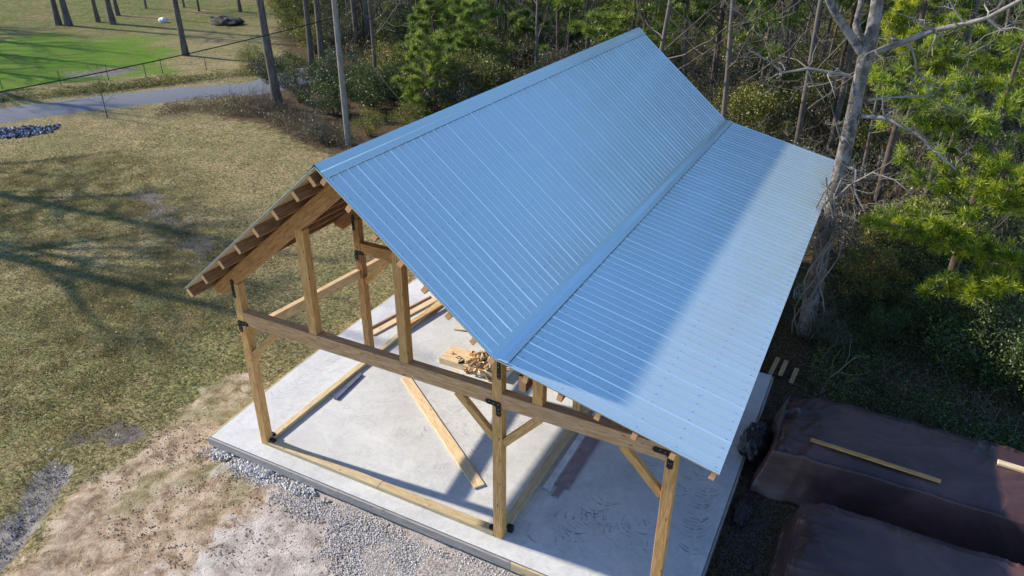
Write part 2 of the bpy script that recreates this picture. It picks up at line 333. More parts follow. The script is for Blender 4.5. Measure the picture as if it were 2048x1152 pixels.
def ground_mat():
    m, t, b, out = new_mat('ground_cover'); c = N(t, 'ShaderNodeTexCoord').outputs['Object']
    def attr(n):
        a = N(t, 'ShaderNodeAttribute', attribute_name=n); s = N(t, 'ShaderNodeSeparateColor'); t.links.new(a.outputs['Color'], s.inputs[0])
        return s.outputs[0], s.outputs[1], s.outputs[2], a.outputs['Alpha']
    sa, pg, gr, li = attr('zoneA'); gn, bgn, mu, fa = attr('zoneB'); re_, we, tn, _ = attr('zoneC')
    n_f = noise(t, c, 22, 5, .75); n_m = noise(t, c, 3.2, 5, .7, .4); n_l = noise(t, c, .5, 4, .6); n_vf = noise(t, c, 70, 3, .7)
    def sharpen(mk, lo=.35, hi=.65, k=.5):
        v = math_(t, 'ADD', mk, math_(t, 'MULTIPLY', math_(t, 'SUBTRACT', n_m, .5), k*1.6)); v = math_(t, 'ADD', v, math_(t, 'MULTIPLY', math_(t, 'SUBTRACT', n_f, .5), k))
        mr = N(t, 'ShaderNodeMapRange', interpolation_type='SMOOTHSTEP'); mr.inputs[1].default_value = lo; mr.inputs[2].default_value = hi
        t.links.new(v, mr.inputs[0]); return mr.outputs[0]
    straw = ramp(t, n_f, [(.38, (.14, .105, .045)), (.5, (.37, .27, .135)), (.62, (.56, .43, .24))])
    grn = ramp(t, n_f, [(.38, (.05, .058, .016)), (.5, (.165, .175, .055)), (.62, (.33, .32, .125))])
    pl_ = ramp(t, noise(t, c, .42, 6, .7, .7), [(.42, (0,)*3), (.58, (1,)*3)]); gk = math_(t, 'ADD', math_(t, 'MULTIPLY', gn, .38), math_(t, 'MULTIPLY', math_(t, 'SUBTRACT', n_m, .45), 1.6)); gk = math_(t, 'ADD', gk, math_(t, 'MULTIPLY', pl_, .36), True)
    lawn = mixc(t, gk, straw, grn)
    drk = ramp(t, noise(t, c, 5.5, 6, .75, .6), [(.5, (0, 0, 0)), (.72, (1, 1, 1))])
    lawn = mixc(t, math_(t, 'MULTIPLY', drk, .6), lawn, (.06, .052, .03)); blot = ramp(t, noise(t, c, 1.1, 5, .7, .8), [(.42, (0, 0, 0)), (.62, (1, 1, 1))]); lawn = mixc(t, math_(t, 'MULTIPLY', blot, .35), lawn, (.10, .095, .05))
    tf = ramp(t, noise(t, c, 8.5, 4, .8), [(.38, (.4,)*3), (.5, (1.0,)*3), (.62, (1.4,)*3)]); lawn = mixc(t, 1.0, lawn, tf, 'MULTIPLY'); farc = ramp(t, noise(t, c, 1.6, 6, .8, .5), [(.40, (.06, .055, .014)), (.5, (.17, .125, .05)), (.60, (.29, .205, .095))]); farc = mixc(t, ramp(t, noise(t, c, .16, 4, .7), [(.45, (0, 0, 0)), (.6, (.6,)*3)]), farc, (.09, .10, .03)); lawn = mixc(t, math_(t, 'MULTIPLY', fa, .8), lawn, farc)
    brg = ramp(t, n_f, [(.38, (.03, .075, .002)), (.5, (.085, .21, .003)), (.62, (.16, .36, .008))]); brg = mixc(t, ramp(t, noise(t, c, 1.3, 6, .8, .6), [(.45, (0, 0, 0)), (.56, (.9,)*3)]), brg, (.13, .15, .03))
    b2 = ramp(t, noise(t, c, .22, 5, .75, .8), [(.42, (0,)*3), (.54, (.9,)*3)]); lawn = mixc(t, math_(t, 'MULTIPLY', b2, fa), lawn, ramp(t, n_m, [(.4, (.05, .065, .012)), (.6, (.14, .18, .035))])); lawn = mixc(t, sharpen(bgn, .3, .75, .9), lawn, brg)
    mossy = ramp(t, n_m, [(.35, (.09, .12, .02)), (.7, (.2, .22, .07))])
    sandc = ramp(t, n_m, [(.38, (.27, .18, .115)), (.5, (.46, .335, .225)), (.62, (.60, .475, .34))])
    sandc = mixc(t, ramp(t, n_f, [(.5, (0, 0, 0)), (.75, (.5,)*3)]), sandc, (.24, .165, .11))
    sandc = mixc(t, ramp(t, n_l, [(.5, (0, 0, 0)), (.62, (.55,)*3)]), sandc, mossy)
    col = mixc(t, sharpen(sa, .3, .7, 1.3), lawn, sandc)
    pgc = ramp(t, n_m, [(.38, (.38, .32, .28)), (.62, (.66, .59, .53))])
    pgc = mixc(t, ramp(t, n_f, [(.55, (0, 0, 0)), (.7, (.55,)*3)]), pgc, (.25, .22, .21))
    col = mixc(t, sharpen(pg, .3, .8, 1.4), col, pgc)
    vo = N(t, 'ShaderNodeTexVoronoi'); vo.inputs['Scale'].default_value = 26; t.links.new(c, vo.inputs['Vector'])
    gc = ramp(t, vo.outputs['Distance'], [(.1, (.64, .59, .56)), (.45, (.50, .45, .42)), (.7, (.3, .26, .23))])
    gc = mixc(t, 1.0, gc, ramp(t, n_vf, [(.3, (.7,)*3), (.7, (1.2,)*3)]), 'MULTIPLY')
    col = mixc(t, sharpen(gr, .35, .7, 1.0), col, gc)
    lic = ramp(t, n_f, [(.38, (.025, .018, .01)), (.5, (.09, .06, .034)), (.62, (.22, .15, .09))])
    lic = mixc(t, ramp(t, n_m, [(.5, (0, 0, 0)), (.65, (.7,)*3)]), lic, (.05, .06, .02))
    col = mixc(t, sharpen(li, .4, .7, .8), col, lic)
    col = mixc(t, sharpen(re_, .4, .6, .5), col, (.30, .14, .085))
    col = mixc(t, sharpen(mu, .35, .8, 1.4), col, ramp(t, n_m, [(.3, (.10, .085, .075)), (.7, (.26, .22, .19))]))
    wf = sharpen(we, .3, .7, 1.0)
    col = mixc(t, wf, col, ramp(t, n_m, [(.4, (.11, .10, .09)), (.6, (.36, .32, .28))]))
    t.links.new(col, b.inputs['Base Color'])
    t.links.new(math_(t, 'SUBTRACT', .95, math_(t, 'MULTIPLY', wf, .75)), b.inputs['Roughness'])
    b.inputs['Specular IOR Level'].default_value = .08
    h = math_(t, 'ADD', math_(t, 'MULTIPLY', n_f, .6), math_(t, 'MULTIPLY', n_m, 1.2)); h = math_(t, 'ADD', h, math_(t, 'MULTIPLY', n_vf, .25))
    bump(t, b, h, .9, .07); return m
g = link('ground', gme, ground_mat()); tag(g, kind='structure', label='lawn, sandy soil and leaf litter around the barn')

def ribbon(name, pl, hw, z, mat):
    P = [Vector(p) for p in pl]; Q = []
    for i in range(len(P)-1):
        p0, p1, p2, p3 = P[max(i-1, 0)], P[i], P[i+1], P[min(i+2, len(P)-1)]
        for k in range(10):
            s = k/10; Q.append(.5*((2*p1)+(p2-p0)*s+(2*p0-5*p1+4*p2-p3)*s*s+(3*p1-p0-3*p2+p3)*s**3))
    Q.append(P[-1]); V = []
    for i, p in enumerate(Q):
        d = (Q[min(i+1, len(Q)-1)]-Q[max(i-1, 0)]); d.z = 0; d.normalize(); n = Vector((-d.y, d.x, 0))
        wv = hw*(1+.03*math.sin(i*1.3)+.02*math.sin(i*3.1))
        for k in range(5):
            f = k/2-1; q = p+n*wv*f; V.append((q.x, q.y, z-.05*abs(f)**2+(0 if abs(f) < 1 else -.08)))
    Fq = [[i*5+k, i*5+k+1, i*5+k+6, i*5+k+5] for i in range(len(Q)-1) for k in range(4)]
    return link(name, fast_mesh(name, V, Fq, True), mat)
def asphalt():
    m, t, b, out = new_mat('asphalt'); c = N(t, 'ShaderNodeTexCoord').outputs['Object']
    n1 = noise(t, c, 30, 4, .8); n2 = noise(t, c, .6, 4, .6)
    col = ramp(t, n1, [(.38, (.10, .108, .13)), (.62, (.17, .182, .21))]); col = mixc(t, math_(t, 'MULTIPLY', n2, .4), col, (.16, .17, .19))
    t.links.new(col, b.inputs['Base Color']); b.inputs['Roughness'].default_value = .9; b.inputs['Specular IOR Level'].default_value = .12; bump(t, b, n1, .4, .01); return m
tag(ribbon('road', ROADC, 2.2, GZ+.06, asphalt()), kind='structure', label='narrow grey asphalt lane')

# ------------------------------------------------------------------ slab
slab = empty('concrete_slab', (0, 0, 0), label='pale concrete slab floor with dark curved tyre marks under the timber barn', cat='slab')
bm = bmesh.new(); sp = [(-1.15, -.35), (9.42, -.35), (9.42, 7.84), (8.35, 7.84), (8.35, 14.9), (-1.40, 14.9), (-1.40, 6.5), (-1.39, 4.5), (-1.34, 2.4)]
vs = [bm.verts.new((x, y, 0)) for x, y in sp]; f0 = bm.faces.new(vs)
if f0.normal.z < 0: f0.normal_flip()
ex = bmesh.ops.extrude_face_region(bm, geom=[f0]); 
for v in [e for e in ex['geom'] if isinstance(e, bmesh.types.BMVert)]: v.co.z = -.32
bmesh.ops.recalc_face_normals(bm, faces=bm.faces[:])
me = bpy.data.meshes.new('slab_body'); bm.to_mesh(me); bm.free(); link('slab_body', me, CONC, slab)
for x0, x1 in ((-1.2, 2.4), (2.41, 6.3), (6.31, 9.4)):
    beam('form_board', (x0, -.385, -.105), (x1, -.385, -.105), .04, .19, WOOD_F if x1 < 7 else WOOD_L, slab)
for (xa, ya), (xb_, yb) in (((-1.19, -.40), (-1.38, 2.4)), ((-1.38, 2.41), (-1.43, 4.5)), ((-1.43, 4.51), (-1.44, 9))):
    beam('form_board', (xa, ya, -.105), (xb_, yb, -.105), .035, .19, WOOD_L, slab)
beam('form_board', (9.45, -.4, -.105), (9.45, 7.8, -.105), .04, .19, WOOD_F, slab)
# tyre marks: rows of curved bars (chevrons) in mats a few mm above the concrete
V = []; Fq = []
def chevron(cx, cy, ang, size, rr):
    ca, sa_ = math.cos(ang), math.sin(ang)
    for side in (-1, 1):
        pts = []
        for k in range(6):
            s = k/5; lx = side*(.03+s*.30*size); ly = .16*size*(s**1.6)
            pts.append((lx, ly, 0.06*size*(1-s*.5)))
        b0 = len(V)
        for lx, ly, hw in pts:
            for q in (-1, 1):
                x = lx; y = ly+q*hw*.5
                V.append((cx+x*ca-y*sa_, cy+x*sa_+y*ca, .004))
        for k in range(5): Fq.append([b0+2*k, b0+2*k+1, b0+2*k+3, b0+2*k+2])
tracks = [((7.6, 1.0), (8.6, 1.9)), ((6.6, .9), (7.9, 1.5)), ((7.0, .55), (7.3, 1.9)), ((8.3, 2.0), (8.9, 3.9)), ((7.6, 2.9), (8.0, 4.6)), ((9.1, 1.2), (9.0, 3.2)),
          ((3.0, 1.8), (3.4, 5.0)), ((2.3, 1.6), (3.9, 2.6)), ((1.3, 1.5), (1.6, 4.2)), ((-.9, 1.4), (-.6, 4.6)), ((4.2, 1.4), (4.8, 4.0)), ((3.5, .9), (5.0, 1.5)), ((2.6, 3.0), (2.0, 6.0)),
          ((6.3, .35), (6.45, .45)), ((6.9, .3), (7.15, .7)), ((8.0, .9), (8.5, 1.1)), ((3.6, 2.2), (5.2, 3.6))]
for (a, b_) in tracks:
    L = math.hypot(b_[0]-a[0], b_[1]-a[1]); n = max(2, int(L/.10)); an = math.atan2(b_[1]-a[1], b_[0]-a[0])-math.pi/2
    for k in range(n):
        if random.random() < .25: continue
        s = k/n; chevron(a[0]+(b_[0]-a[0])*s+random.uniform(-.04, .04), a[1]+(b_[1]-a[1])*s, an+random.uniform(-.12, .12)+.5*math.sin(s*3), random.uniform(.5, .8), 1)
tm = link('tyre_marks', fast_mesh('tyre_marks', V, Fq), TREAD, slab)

# ------------------------------------------------------------------ barn
P_, W1, W2 = .18, 5.74, 2.98; XB, XC = W1, W1+W2
Zr, Zb, XR, xb, xl, xe, Ze, OB, LEN = 6.874, 4.334, 2.96, 6.05, -.68, 9.591, 3.501, .5, 15.44
S1 = .822; S2 = (Zb-Ze)/(xe-xb); A1 = math.atan(S1); A2 = math.atan(S2)
FY = [0, 3.70, 7.25, 10.8, 14.26]; BZ0, BZ1 = 3.03, 3.32
barn = empty('timber_barn', (0, 0, 0), label='open timber frame barn with blue reflecting metal gable roof and lower lean-to', cat='barn')
rz = lambda x: Zr-S1*abs(x-XR); lz = lambda x: Zb-S2*(x-xb)
TH = .03     # sheathing + metal
PD = .185     # purlin depth
und = (TH+PD)/math.cos(A1)       # vertical distance roof top -> rafter top
rh = .285
_b = MB(); _b.tube([(0, 0, 0), (0, -.010, 0), (0, -.0101, 0)], [.007, .007, .0005], 6); BOLT = _b.mesh('bolt')
def plate(kind, o, yface, sx=1, sz=-1, arm=.26, wd=.10):
    """black steel bracket with bolts flush on the front face of a post, y = yface (facing -Y)"""
    mb = MB(); I = Matrix.Identity(4)
    if kind == 'L':
        bm = bmesh.new(); pts = [(0, 0), (arm*sx, 0), (arm*sx, wd*sz), (wd*sx, wd*sz), (wd*sx, arm*sz), (0, arm*sz)]
        bolts = [(.05*sx, wd*.5*sz), (.14*sx, wd*.5*sz), (.22*sx, wd*.35*sz), (wd*.5*sx, .15*sz), (wd*.35*sx, .225*sz), (wd*.7*sx, .225*sz)]
    else:
        pts = [(0, 0), (wd*sx, 0), (wd*sx, arm*sz), (0, arm*sz)]; bm = bmesh.new(); bolts = [(wd*.5*sx, f*arm*sz) for f in (.12, .3, .7, .88)]
    a = [bm.verts.new((o[0]+x, yface-.008, o[1]+z)) for x, z in pts]; b2 = [bm.verts.new((o[0]+x, yface-.001, o[1]+z)) for x, z in pts]; n = len(pts)
    bm.faces.new(a); bm.faces.new(b2[::-1])
    for i in range(n): bm.faces.new((a[i], b2[i], b2[(i+1) % n], a[(i+1) % n]))
    bmesh.ops.recalc_face_normals(bm, faces=bm.faces[:])
    ve = [e for e in bm.edges if abs(e.verts[0].co.y-e.verts[1].co.y) > .005]
    bmesh.ops.bevel(bm, geom=ve, offset=.022, segments=3, affect='EDGES')
    me = bpy.data.meshes.new('bracket'); bm.to_mesh(me); bm.free(); br = link('bracket', me, BLACK, barn)
    for x, z in bolts:
        bo = link('bolt', BOLT, STEEL, br); bo.location = (o[0]+x, yface-.008, o[1]+z)
for fi, y0 in enumerate(FY):
    y1 = y0+P_; ym = y0+P_/2; W = WOOD if fi else WOOD_T
    # posts
    beam('post', (P_/2, ym, 0), (P_/2, ym, rz(0)-und-rh/math.cos(A1)+.13), P_, P_, WOOD_T if fi == 0 else WOOD, barn, up=(0, 1, 0))
    beam('post', (XB+P_/2, ym, 0), (XB+P_/2, ym, rz(XB+P_)-und-.03), P_, P_, WOOD_T, barn, up=(0, 1, 0))
    beam('post', (XC+P_/2, ym, 0), (XC+P_/2, ym, lz(XC+P_)-.19), P_, P_, WOOD_T, barn, up=(0, 1, 0))
    # tie beams
    beam('tie_beam', (P_-.0, ym, (BZ0+BZ1)/2), (XB, ym, (BZ0+BZ1)/2), P_-.006, BZ1-BZ0, WOOD_G if fi == 0 else WOOD, barn)
    beam('lean_to_beam', (XB+P_, ym, (BZ0+BZ1)/2-.02), (XC+.003, ym, (BZ0+BZ1)/2-.02), P_-.006, BZ1-BZ0, WOOD_G if fi == 0 else WOOD, barn)
    # studs between the tie beam and the rafters
    for sx in (1.85, 3.89): beam('stud', (sx+P_/2, ym, BZ1+.002), (sx+P_/2, ym, rz(sx+P_/2)-und-rh/math.cos(A1)+.04), P_, P_-.01, WOOD_T, barn, up=(0, 1, 0))
    beam('lean_to_stud', (6.48+P_/2, ym, BZ1-.018), (6.48+P_/2, ym, lz(6.6)-.2), P_, P_-.01, WOOD_T, barn, up=(0, 1, 0))
    # braces
    bw, bh = .10, .14
    def brace(xa, za, xb2, zb2): beam('brace', (xa, ym, za), (xb2, ym, zb2), bw, bh, WOOD_T, barn, up=(0, 1, .001)) if False else beam('brace', (xa, ym, za), (xb2, ym, zb2), bw, bh, WOOD_T, barn)
    brace(P_+.0, 2.28, .93, BZ0-.02); brace(XB, 2.28, XB-.72, BZ0-.02); brace(XB+P_, 2.22, XB+P_+.68, BZ0-.04); brace(XC, 2.26, XC-.7, BZ0-.04)
    # rafters: deep timbers with a cut tail
    rb_ = rh/math.cos(A1)
    zt = lambda x: rz(x)-und
    prism('rafter', [(-.56, zt(-.56)), (-.53, zt(-.53)-.10), (-.36, zt(-.36)-rb_+.10), (-.30, zt(-.30)-rb_+.02), (XR-.002, zt(XR)-rb_), (XR-.002, zt(XR))], y0+.012, y1-.012, WOOD if fi == 0 else WOOD_R, barn, A1)
    prism('rafter', [(XB+P_, zt(XB+P_)), (XB+P_, zt(XB+P_)-.05), (XB, zt(XB)-rb_+.02), (XR+.002, zt(XR)-rb_), (XR+.002, zt(XR))], y0+.012, y1-.012, WOOD_R, barn, -A1)
    prism('rafter', [(xb+.02, lz(xb+.02)-.18), (xe-.12, lz(xe-.12)-.18), (xe-.12, lz(xe-.12)-.30), (xb+.02, lz(xb+.02)-.34)], y0+.02, y1-.02, WOOD_R, barn)
    # brackets on the front faces
    plate('L', (.003, BZ0+.09), y0-.001, 1, -1, .27)
    plate('S', (.01, 4.02), y0-.001, 1, -1, .40, .075)
    plate('L', (XB+P_-.004, BZ0+.10), y0-.001, -1, -1, .30)
    plate('S', (XB+.10, 3.94), y0-.001, 1, -1, .36, .07)
    plate('L', (XC+P_-.05, BZ1-.09), y0-.001, -1, -1, .34)
# foot brackets
for (x, y) in ((.245, .10), (.10, .245), (XB-.065, .10), (XB+.22, .26), (.235, FY[1]+.1), (.1, FY[1]+.245)):
    me = box_mesh('foot_bracket', .12, .10, .14, .01, (0, 0, .07)); o = link('foot_bracket', me, BLACK, barn); o.location = (x, y, .0)
# sill plates on the slab
def sill(p0, p1, wd, mat): beam('sill_plate', (*p0, .046), (*p1, .046), wd, .085, WOOD_L, barn)
sill((P_+.01, P_/2), (3.1, P_/2+.0), .19, WOOD_T); sill((3.11, P_/2), (XB-.01, P_/2), .19, WOOD_T)
for a, b_ in zip(FY[:-1], FY[1:]):
    sill((.11, a+P_+.01), (.11, b_-.01), .15, WOOD_T); sill((XB+P_/2, a+P_+.01), (XB+P_/2, b_-.01), .18, WOOD_T)
# side wall: long rail braced outside the left posts
beam('side_rail', (.05, .19, 2.74), (.05, FY[1]-.01, 2.50), .14, .22, WOOD_K, barn)
beam('side_rail', (.05, FY[1]+P_+.01, 2.49), (.05, FY[2]-.01, 2.26), .14, .22, WOOD_K, barn)
me = box_mesh('rail_cap', 1, 1, 1)
beam('joist', (6.20, .2, 3.47), (6.20, FY[1], 3.47), .14, .30, WOOD_R, barn)
beam('eave_plate', (XC+P_/2+.0, P_+.01, lz(XC)-.30), (XC+P_/2, FY[4], lz(XC)-.30), .12, .16, WOOD_R, barn)
# purlins
def purlin(x, zf, ang, sgn, y0=-OB+.015, y1=LEN-OB-.02, w=.085, d=PD):
    zc = zf(x)-(TH+d/2)/math.cos(ang)
    beam('purlin', (x-sgn*0, y0+random.uniform(-.012, .02), zc), (x, y1, zc), w, d, WOOD_R, barn, up=(sgn*math.sin(ang), 0, math.cos(ang)))
for x in (-.60, -.10, .42, .93, 1.44, 1.95, 2.46, 2.84): purlin(x, rz, A1, -1)
for x in (3.08, 3.52, 3.98, 4.42, 4.84, 5.26, 5.68, 6.0): purlin(x, rz, A1, 1, w=.095, d=.13)
for x in (6.58, 7.16, 7.76, 8.34, 8.92, 9.50): purlin(x, lz, A2, 1, w=.09, d=.14)
# roof: sheathing boards and ribbed sheets
PRF = [(0, 0), (.0105, .017), (.018, .017), (.027, 0)]
def ribbed(name, pa, pb, nrm, y0, y1, start, nseg=14):
    """sheet spanning pa->pb in the XZ plane (x,z), ribs every 9 in along Y"""
    ys = []; k = 0
    Y = y0+start-.2286
    while Y < y1:
        for a, h in PRF:
            q = Y+a
            if y0 < q < y1: ys.append((q, h+(.003 if k % 4 == 0 and h > .01 else 0)))
        Y += .2286; k += 1
    ys = [(y0, 0)]+ys+[(y1, 0)]; V = []; n = len(ys)
    for s in range(nseg+1):
        f = s/nseg; x = pa[0]+(pb[0]-pa[0])*f; z = pa[1]+(pb[1]-pa[1])*f
        for (y, h) in ys:
            wv = .0016*math.sin(y*2.1+f*5)+.0012*math.sin(y*5.3-f*9+1)
            V.append((x+nrm[0]*(h+wv), y, z+nrm[1]*(h+wv)))
    Fq = [[s*n+i, s*n+i+1, (s+1)*n+i+1, (s+1)*n+i] for s in range(nseg) for i in range(n-1)]
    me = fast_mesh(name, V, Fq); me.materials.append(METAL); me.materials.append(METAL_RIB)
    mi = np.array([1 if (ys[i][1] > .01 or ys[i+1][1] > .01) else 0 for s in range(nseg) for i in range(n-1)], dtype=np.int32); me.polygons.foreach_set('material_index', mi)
    return link(name, me, None, barn)
n1 = (math.sin(A1), math.cos(A1)); n1l = (-math.sin(A1), math.cos(A1)); n2 = (math.sin(A2), math.cos(A2))
Y0, Y1 = -OB, LEN-OB; xs = xb-.065
def sheath(pa, pb, nr, th=.022, y0=Y0+.012, y1=Y1-.012, name='sheathing'):
    V = []; d = .004
    for (x, z) in (pa, pb):
        for y in (y0, y1):
            for k in (d, d+th): V.append((x-nr[0]*k, y, z-nr[1]*k))
    link(name, fast_mesh(name, V, [[0, 1, 3, 2], [4, 6, 7, 5], [0, 4, 5, 1], [2, 3, 7, 6], [0, 2, 6, 4], [1, 5, 7, 3]]), WOOD_S, barn)
sheath((xl+.015, rz(xl+.015)), (XR, Zr-.003), n1l); sheath((XR+.001, Zr-.003), (xb-.01, rz(xb-.01)), n1); sheath((xb+.01, lz(xb+.01)), (xe-.02, lz(xe-.02)), n2)
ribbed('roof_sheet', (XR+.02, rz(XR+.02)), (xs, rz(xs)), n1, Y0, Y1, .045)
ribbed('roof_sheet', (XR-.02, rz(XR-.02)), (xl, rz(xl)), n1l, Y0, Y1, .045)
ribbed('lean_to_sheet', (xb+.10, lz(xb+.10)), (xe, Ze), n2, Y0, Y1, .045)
def strip(name, prof, y0, y1, seg=1, mat=METAL):
    V = []; n = len(prof)
    for y in np.linspace(y0, y1, seg+1): V += [(x, y, z) for x, z in prof]
    return link(name, fast_mesh(name, V, [[s*n+i, s*n+i+1, (s+1)*n+i+1, (s+1)*n+i] for s in range(seg) for i in range(n-1)]), mat, barn)
def off(x, zf, nr, h): return (x+nr[0]*h, zf(x)+nr[1]*h)
cw = .19
strip('ridge_cap', [off(XR-cw-.0, rz, n1l, .006), off(XR-cw, rz, n1l, .024), off(XR-.10, rz, n1l, .026), (XR-.03, rz(XR-.03)+.05), (XR, Zr+.055), (XR+.03, rz(XR+.03)+.05), off(XR+.09, rz, n1, .034), off(XR+.10, rz, n1, .026), off(XR+cw, rz, n1, .023), off(XR+cw+.002, rz, n1, .021)], Y0-.004, Y1+.004, 5)
sx_ = 6.275
strip('transition_flashing', [off(xs-.07, rz, n1, .004), off(xs-.002, rz, n1, .0045), (xb, Zb+.008), off(xb+.12, lz, n2, .034), off(sx_, lz, n2, .034), off(sx_+.003, lz, n2, .030)], Y0-.003, Y1+.003, 5)
GAP_SHADE = flat('gap_shade', (.015, .02, .03), .9)  # near-black strips painting the shadow line in the gaps under flashing and ridge cap
strip('gap_shade_strip', [off(sx_-.012, lz, n2, .030), off(sx_+.001, lz, n2, .001)], Y0+.01, Y1-.01, 1, GAP_SHADE)
strip('gap_shade_strip', [off(XR+cw-.006, rz, n1, .020), off(XR+cw+.003, rz, n1, .001)], Y0+.01, Y1-.01, 1, GAP_SHADE)
# thin edge trims at the gables and the eaves
def rake(pa, pb, nr, y, sg, name='rake_trim'):
    V = []
    for (x, z) in (pa, pb):
        for dy, h in ((0, -.004), (0, .011), (-sg*.03, .011)): V.append((x+nr[0]*h, y+dy+sg*.004, z+nr[1]*h))
    link(name, fast_mesh(name, V, [[0, 1, 4, 3], [1, 2, 5, 4]]), METAL, barn)
for y, sg in ((Y0, -1), (Y1, 1)):
    rake((XR, Zr), (xl, rz(xl)), n1l, y, sg); rake((XR, Zr), (xs+.06, rz(xs+.06)), n1, y, sg); rake((xb, Zb), (xe, Ze), n2, y, sg)
# screws in rows over the purlins
mb = MB()
for zf, nr, X in ((rz, n1, (3.20, 3.52, 3.98, 4.42, 4.84, 5.26, 5.68)), (lz, n2, (6.40, 7.16, 7.76, 8.34, 8.92, 9.50))):
    for x in X:
        Y = Y0+.11
        while Y < Y1:
            if random.random() < .93:
                yy = Y+random.uniform(-.006, .006); xx = x+random.uniform(-.012, .012); p = Vector((xx+nr[0]*.0, yy, zf(xx))); nn = Vector((nr[0], 0, nr[1]))
                mb.tube([p, p+nn*.008, p+nn*.0081], [.0065, .0065, .0005], 5)
            Y += .2286
tag(link('roof_screws', mb.mesh('roof_screws'), DARKSCREW, barn), kind='stuff')

# ------------------------------------------------------------------ things lying on the slab
def plank(name, p0, p1, wd, th, mat, label, cat, group=None, roll=0):
    p0, p1 = Vector(p0), Vector(p1); d = p1-p0; L = d.length; x = d/L; y = Vector((0, 0, 1)).cross(x).normalized(); z = x.cross(y)
    me = box_mesh(name, L, wd, th, .003)
    Mx = Matrix((x, y, z)).transposed().to_4x4(); Mx.translation = (p0+p1)/2+z*(th/2)
    o = link(name, me, mat, None, Mx); return tag(o, label, cat, group)
plank('plank', (4.88, 1.0, .006), (1.35, 3.5, .006), .235, .04, WOOD_P, 'wide pale pine plank lying slantwise alone on the slab behind the front beam', 'plank')
plank('plank', (-.62, 4.75, .006), (-.08, 7.5, .006), .20, .04, WOOD_P, 'pale board at the far left of the slab, outermost beside the lawn edge', 'plank')
plank('plank', (-.86, 4.8, .006), (-.34, 7.3, .006), .06, .045, WOOD_R, 'narrow reddish strip beside the outermost pale board on the slab', 'plank')
plank('plank', (.02, 5.2, .1), (.3, 7.1, .1), .13, .04, WOOD_T, 'greenish board on the left sill between the second and third posts', 'plank')
plank('flashing_strip', (.42, 1.98, .005), (.32, 3.1, .005), .10, .05, flat('slate_metal', (.16, .17, .24), .4, .4, 8), 'short dark slate metal strip lying against the left sill on the slab', 'metal strip')
SHEET1 = flat('pale_trim', (.66, .74, .80), .4, .2, 5); SHEET2 = flat('plum_trim', (.28, .24, .27), .45, .2, 5)
def trim(name, x0, x1, y0, y1, mat, label, z=.004, dx=0):
    V = [(x0, y0, z), (x0, y0, z+.03), (x0+.02, y0, z+.035), (x1-.02, y0, z+.02), (x1, y0, z)]
    V = V+[(a+dx, y1, c) for a, b_, c in V]
    me = fast_mesh(name, V, [[i, i+1, i+6, i+5] for i in range(4)]); o = link(name, me, mat)
    s = o.modifiers.new('s', 'SOLIDIFY'); s.thickness = .003; return tag(o, label, 'metal strip')
trim('trim_piece', 6.02, 6.19, 1.55, 5.2, SHEET1, 'pale blue grey metal trim lying along the inner sill under the lean-to')
trim('trim_piece', 6.21, 6.52, 1.75, 5.2, SHEET2, 'wide dark plum metal sheet lying beside the pale trim under the lean-to')
trim('trim_piece', 6.27, 6.42, 1.45, 4.6, SHEET2, 'narrow plum metal strip poking out from under the wide plum sheet', z=.0015)
# low platform with a heap of offcuts
plat = plank('board_stack', (1.75, 4.78, .006), (3.6, 4.78, .006), .66, .16, WOOD_P, 'low stack of weathered boards under the heap of wood offcuts', 'board stack')
# its sunlit deck
def offcut(c, s, e, mat, group, label):
    me = box_mesh('wood_offcut', *s, .003); o = link('wood_offcut', me, mat); o.location = c; o.rotation_euler = e
    return tag(o, label, 'wood offcut', group)
for k in range(130):
    a = random.uniform(0, 6.28); r = abs(random.gauss(0, .28)); x = 3.02+r*1.25*math.cos(a); y = 4.72+r*math.sin(a)
    z = .19+max(0, .34-r*.75)*random.random()
    if abs(y-4.78) > .30 or x < 1.8: z = .03+max(0, .3-r*.4)*random.random()
    offcut((x-.12, y, z), (random.uniform(.08, .22), random.uniform(.045, .09), random.choice((.02, .04, .04))), (random.gauss(0, .7), random.gauss(0, .7), random.uniform(0, 3.14)), random.choice((WOOD_P, WOOD_K, WOOD_R, WOOD)),
           'offcuts heaped on the low board stack', 'short sawn wood offcut in the tangled heap on the low board stack')
for k in range(16):
    offcut((1.75+random.uniform(-.35, .35), 6.25+random.uniform(-.22, .22), .03+.012*k*random.random()), (random.uniform(.25, .5), .06, .03), (random.gauss(0, .12), random.gauss(0, .12), random.gauss(.1, .35)), random.choice((WOOD_R, WOOD_P)),
           'offcuts scattered by the far heap', 'thin reddish wood offcut in the small pile farther back on the slab')
mb = MB(); mb.tube([(2.15, 4.62, .19), (2.22, 4.70, .20), (2.32, 4.66, .2), (2.30, 4.52, .19)], [.012]*4, 6); mb.tube([(2.33, 4.44, .185), (2.45, 4.56, .20)], [.03, .03], 6)
tag(link('hand_clamp', mb.mesh('hand_clamp'), BLACK), 'small black clamp lying on the pale end of the low board stack', 'clamp')

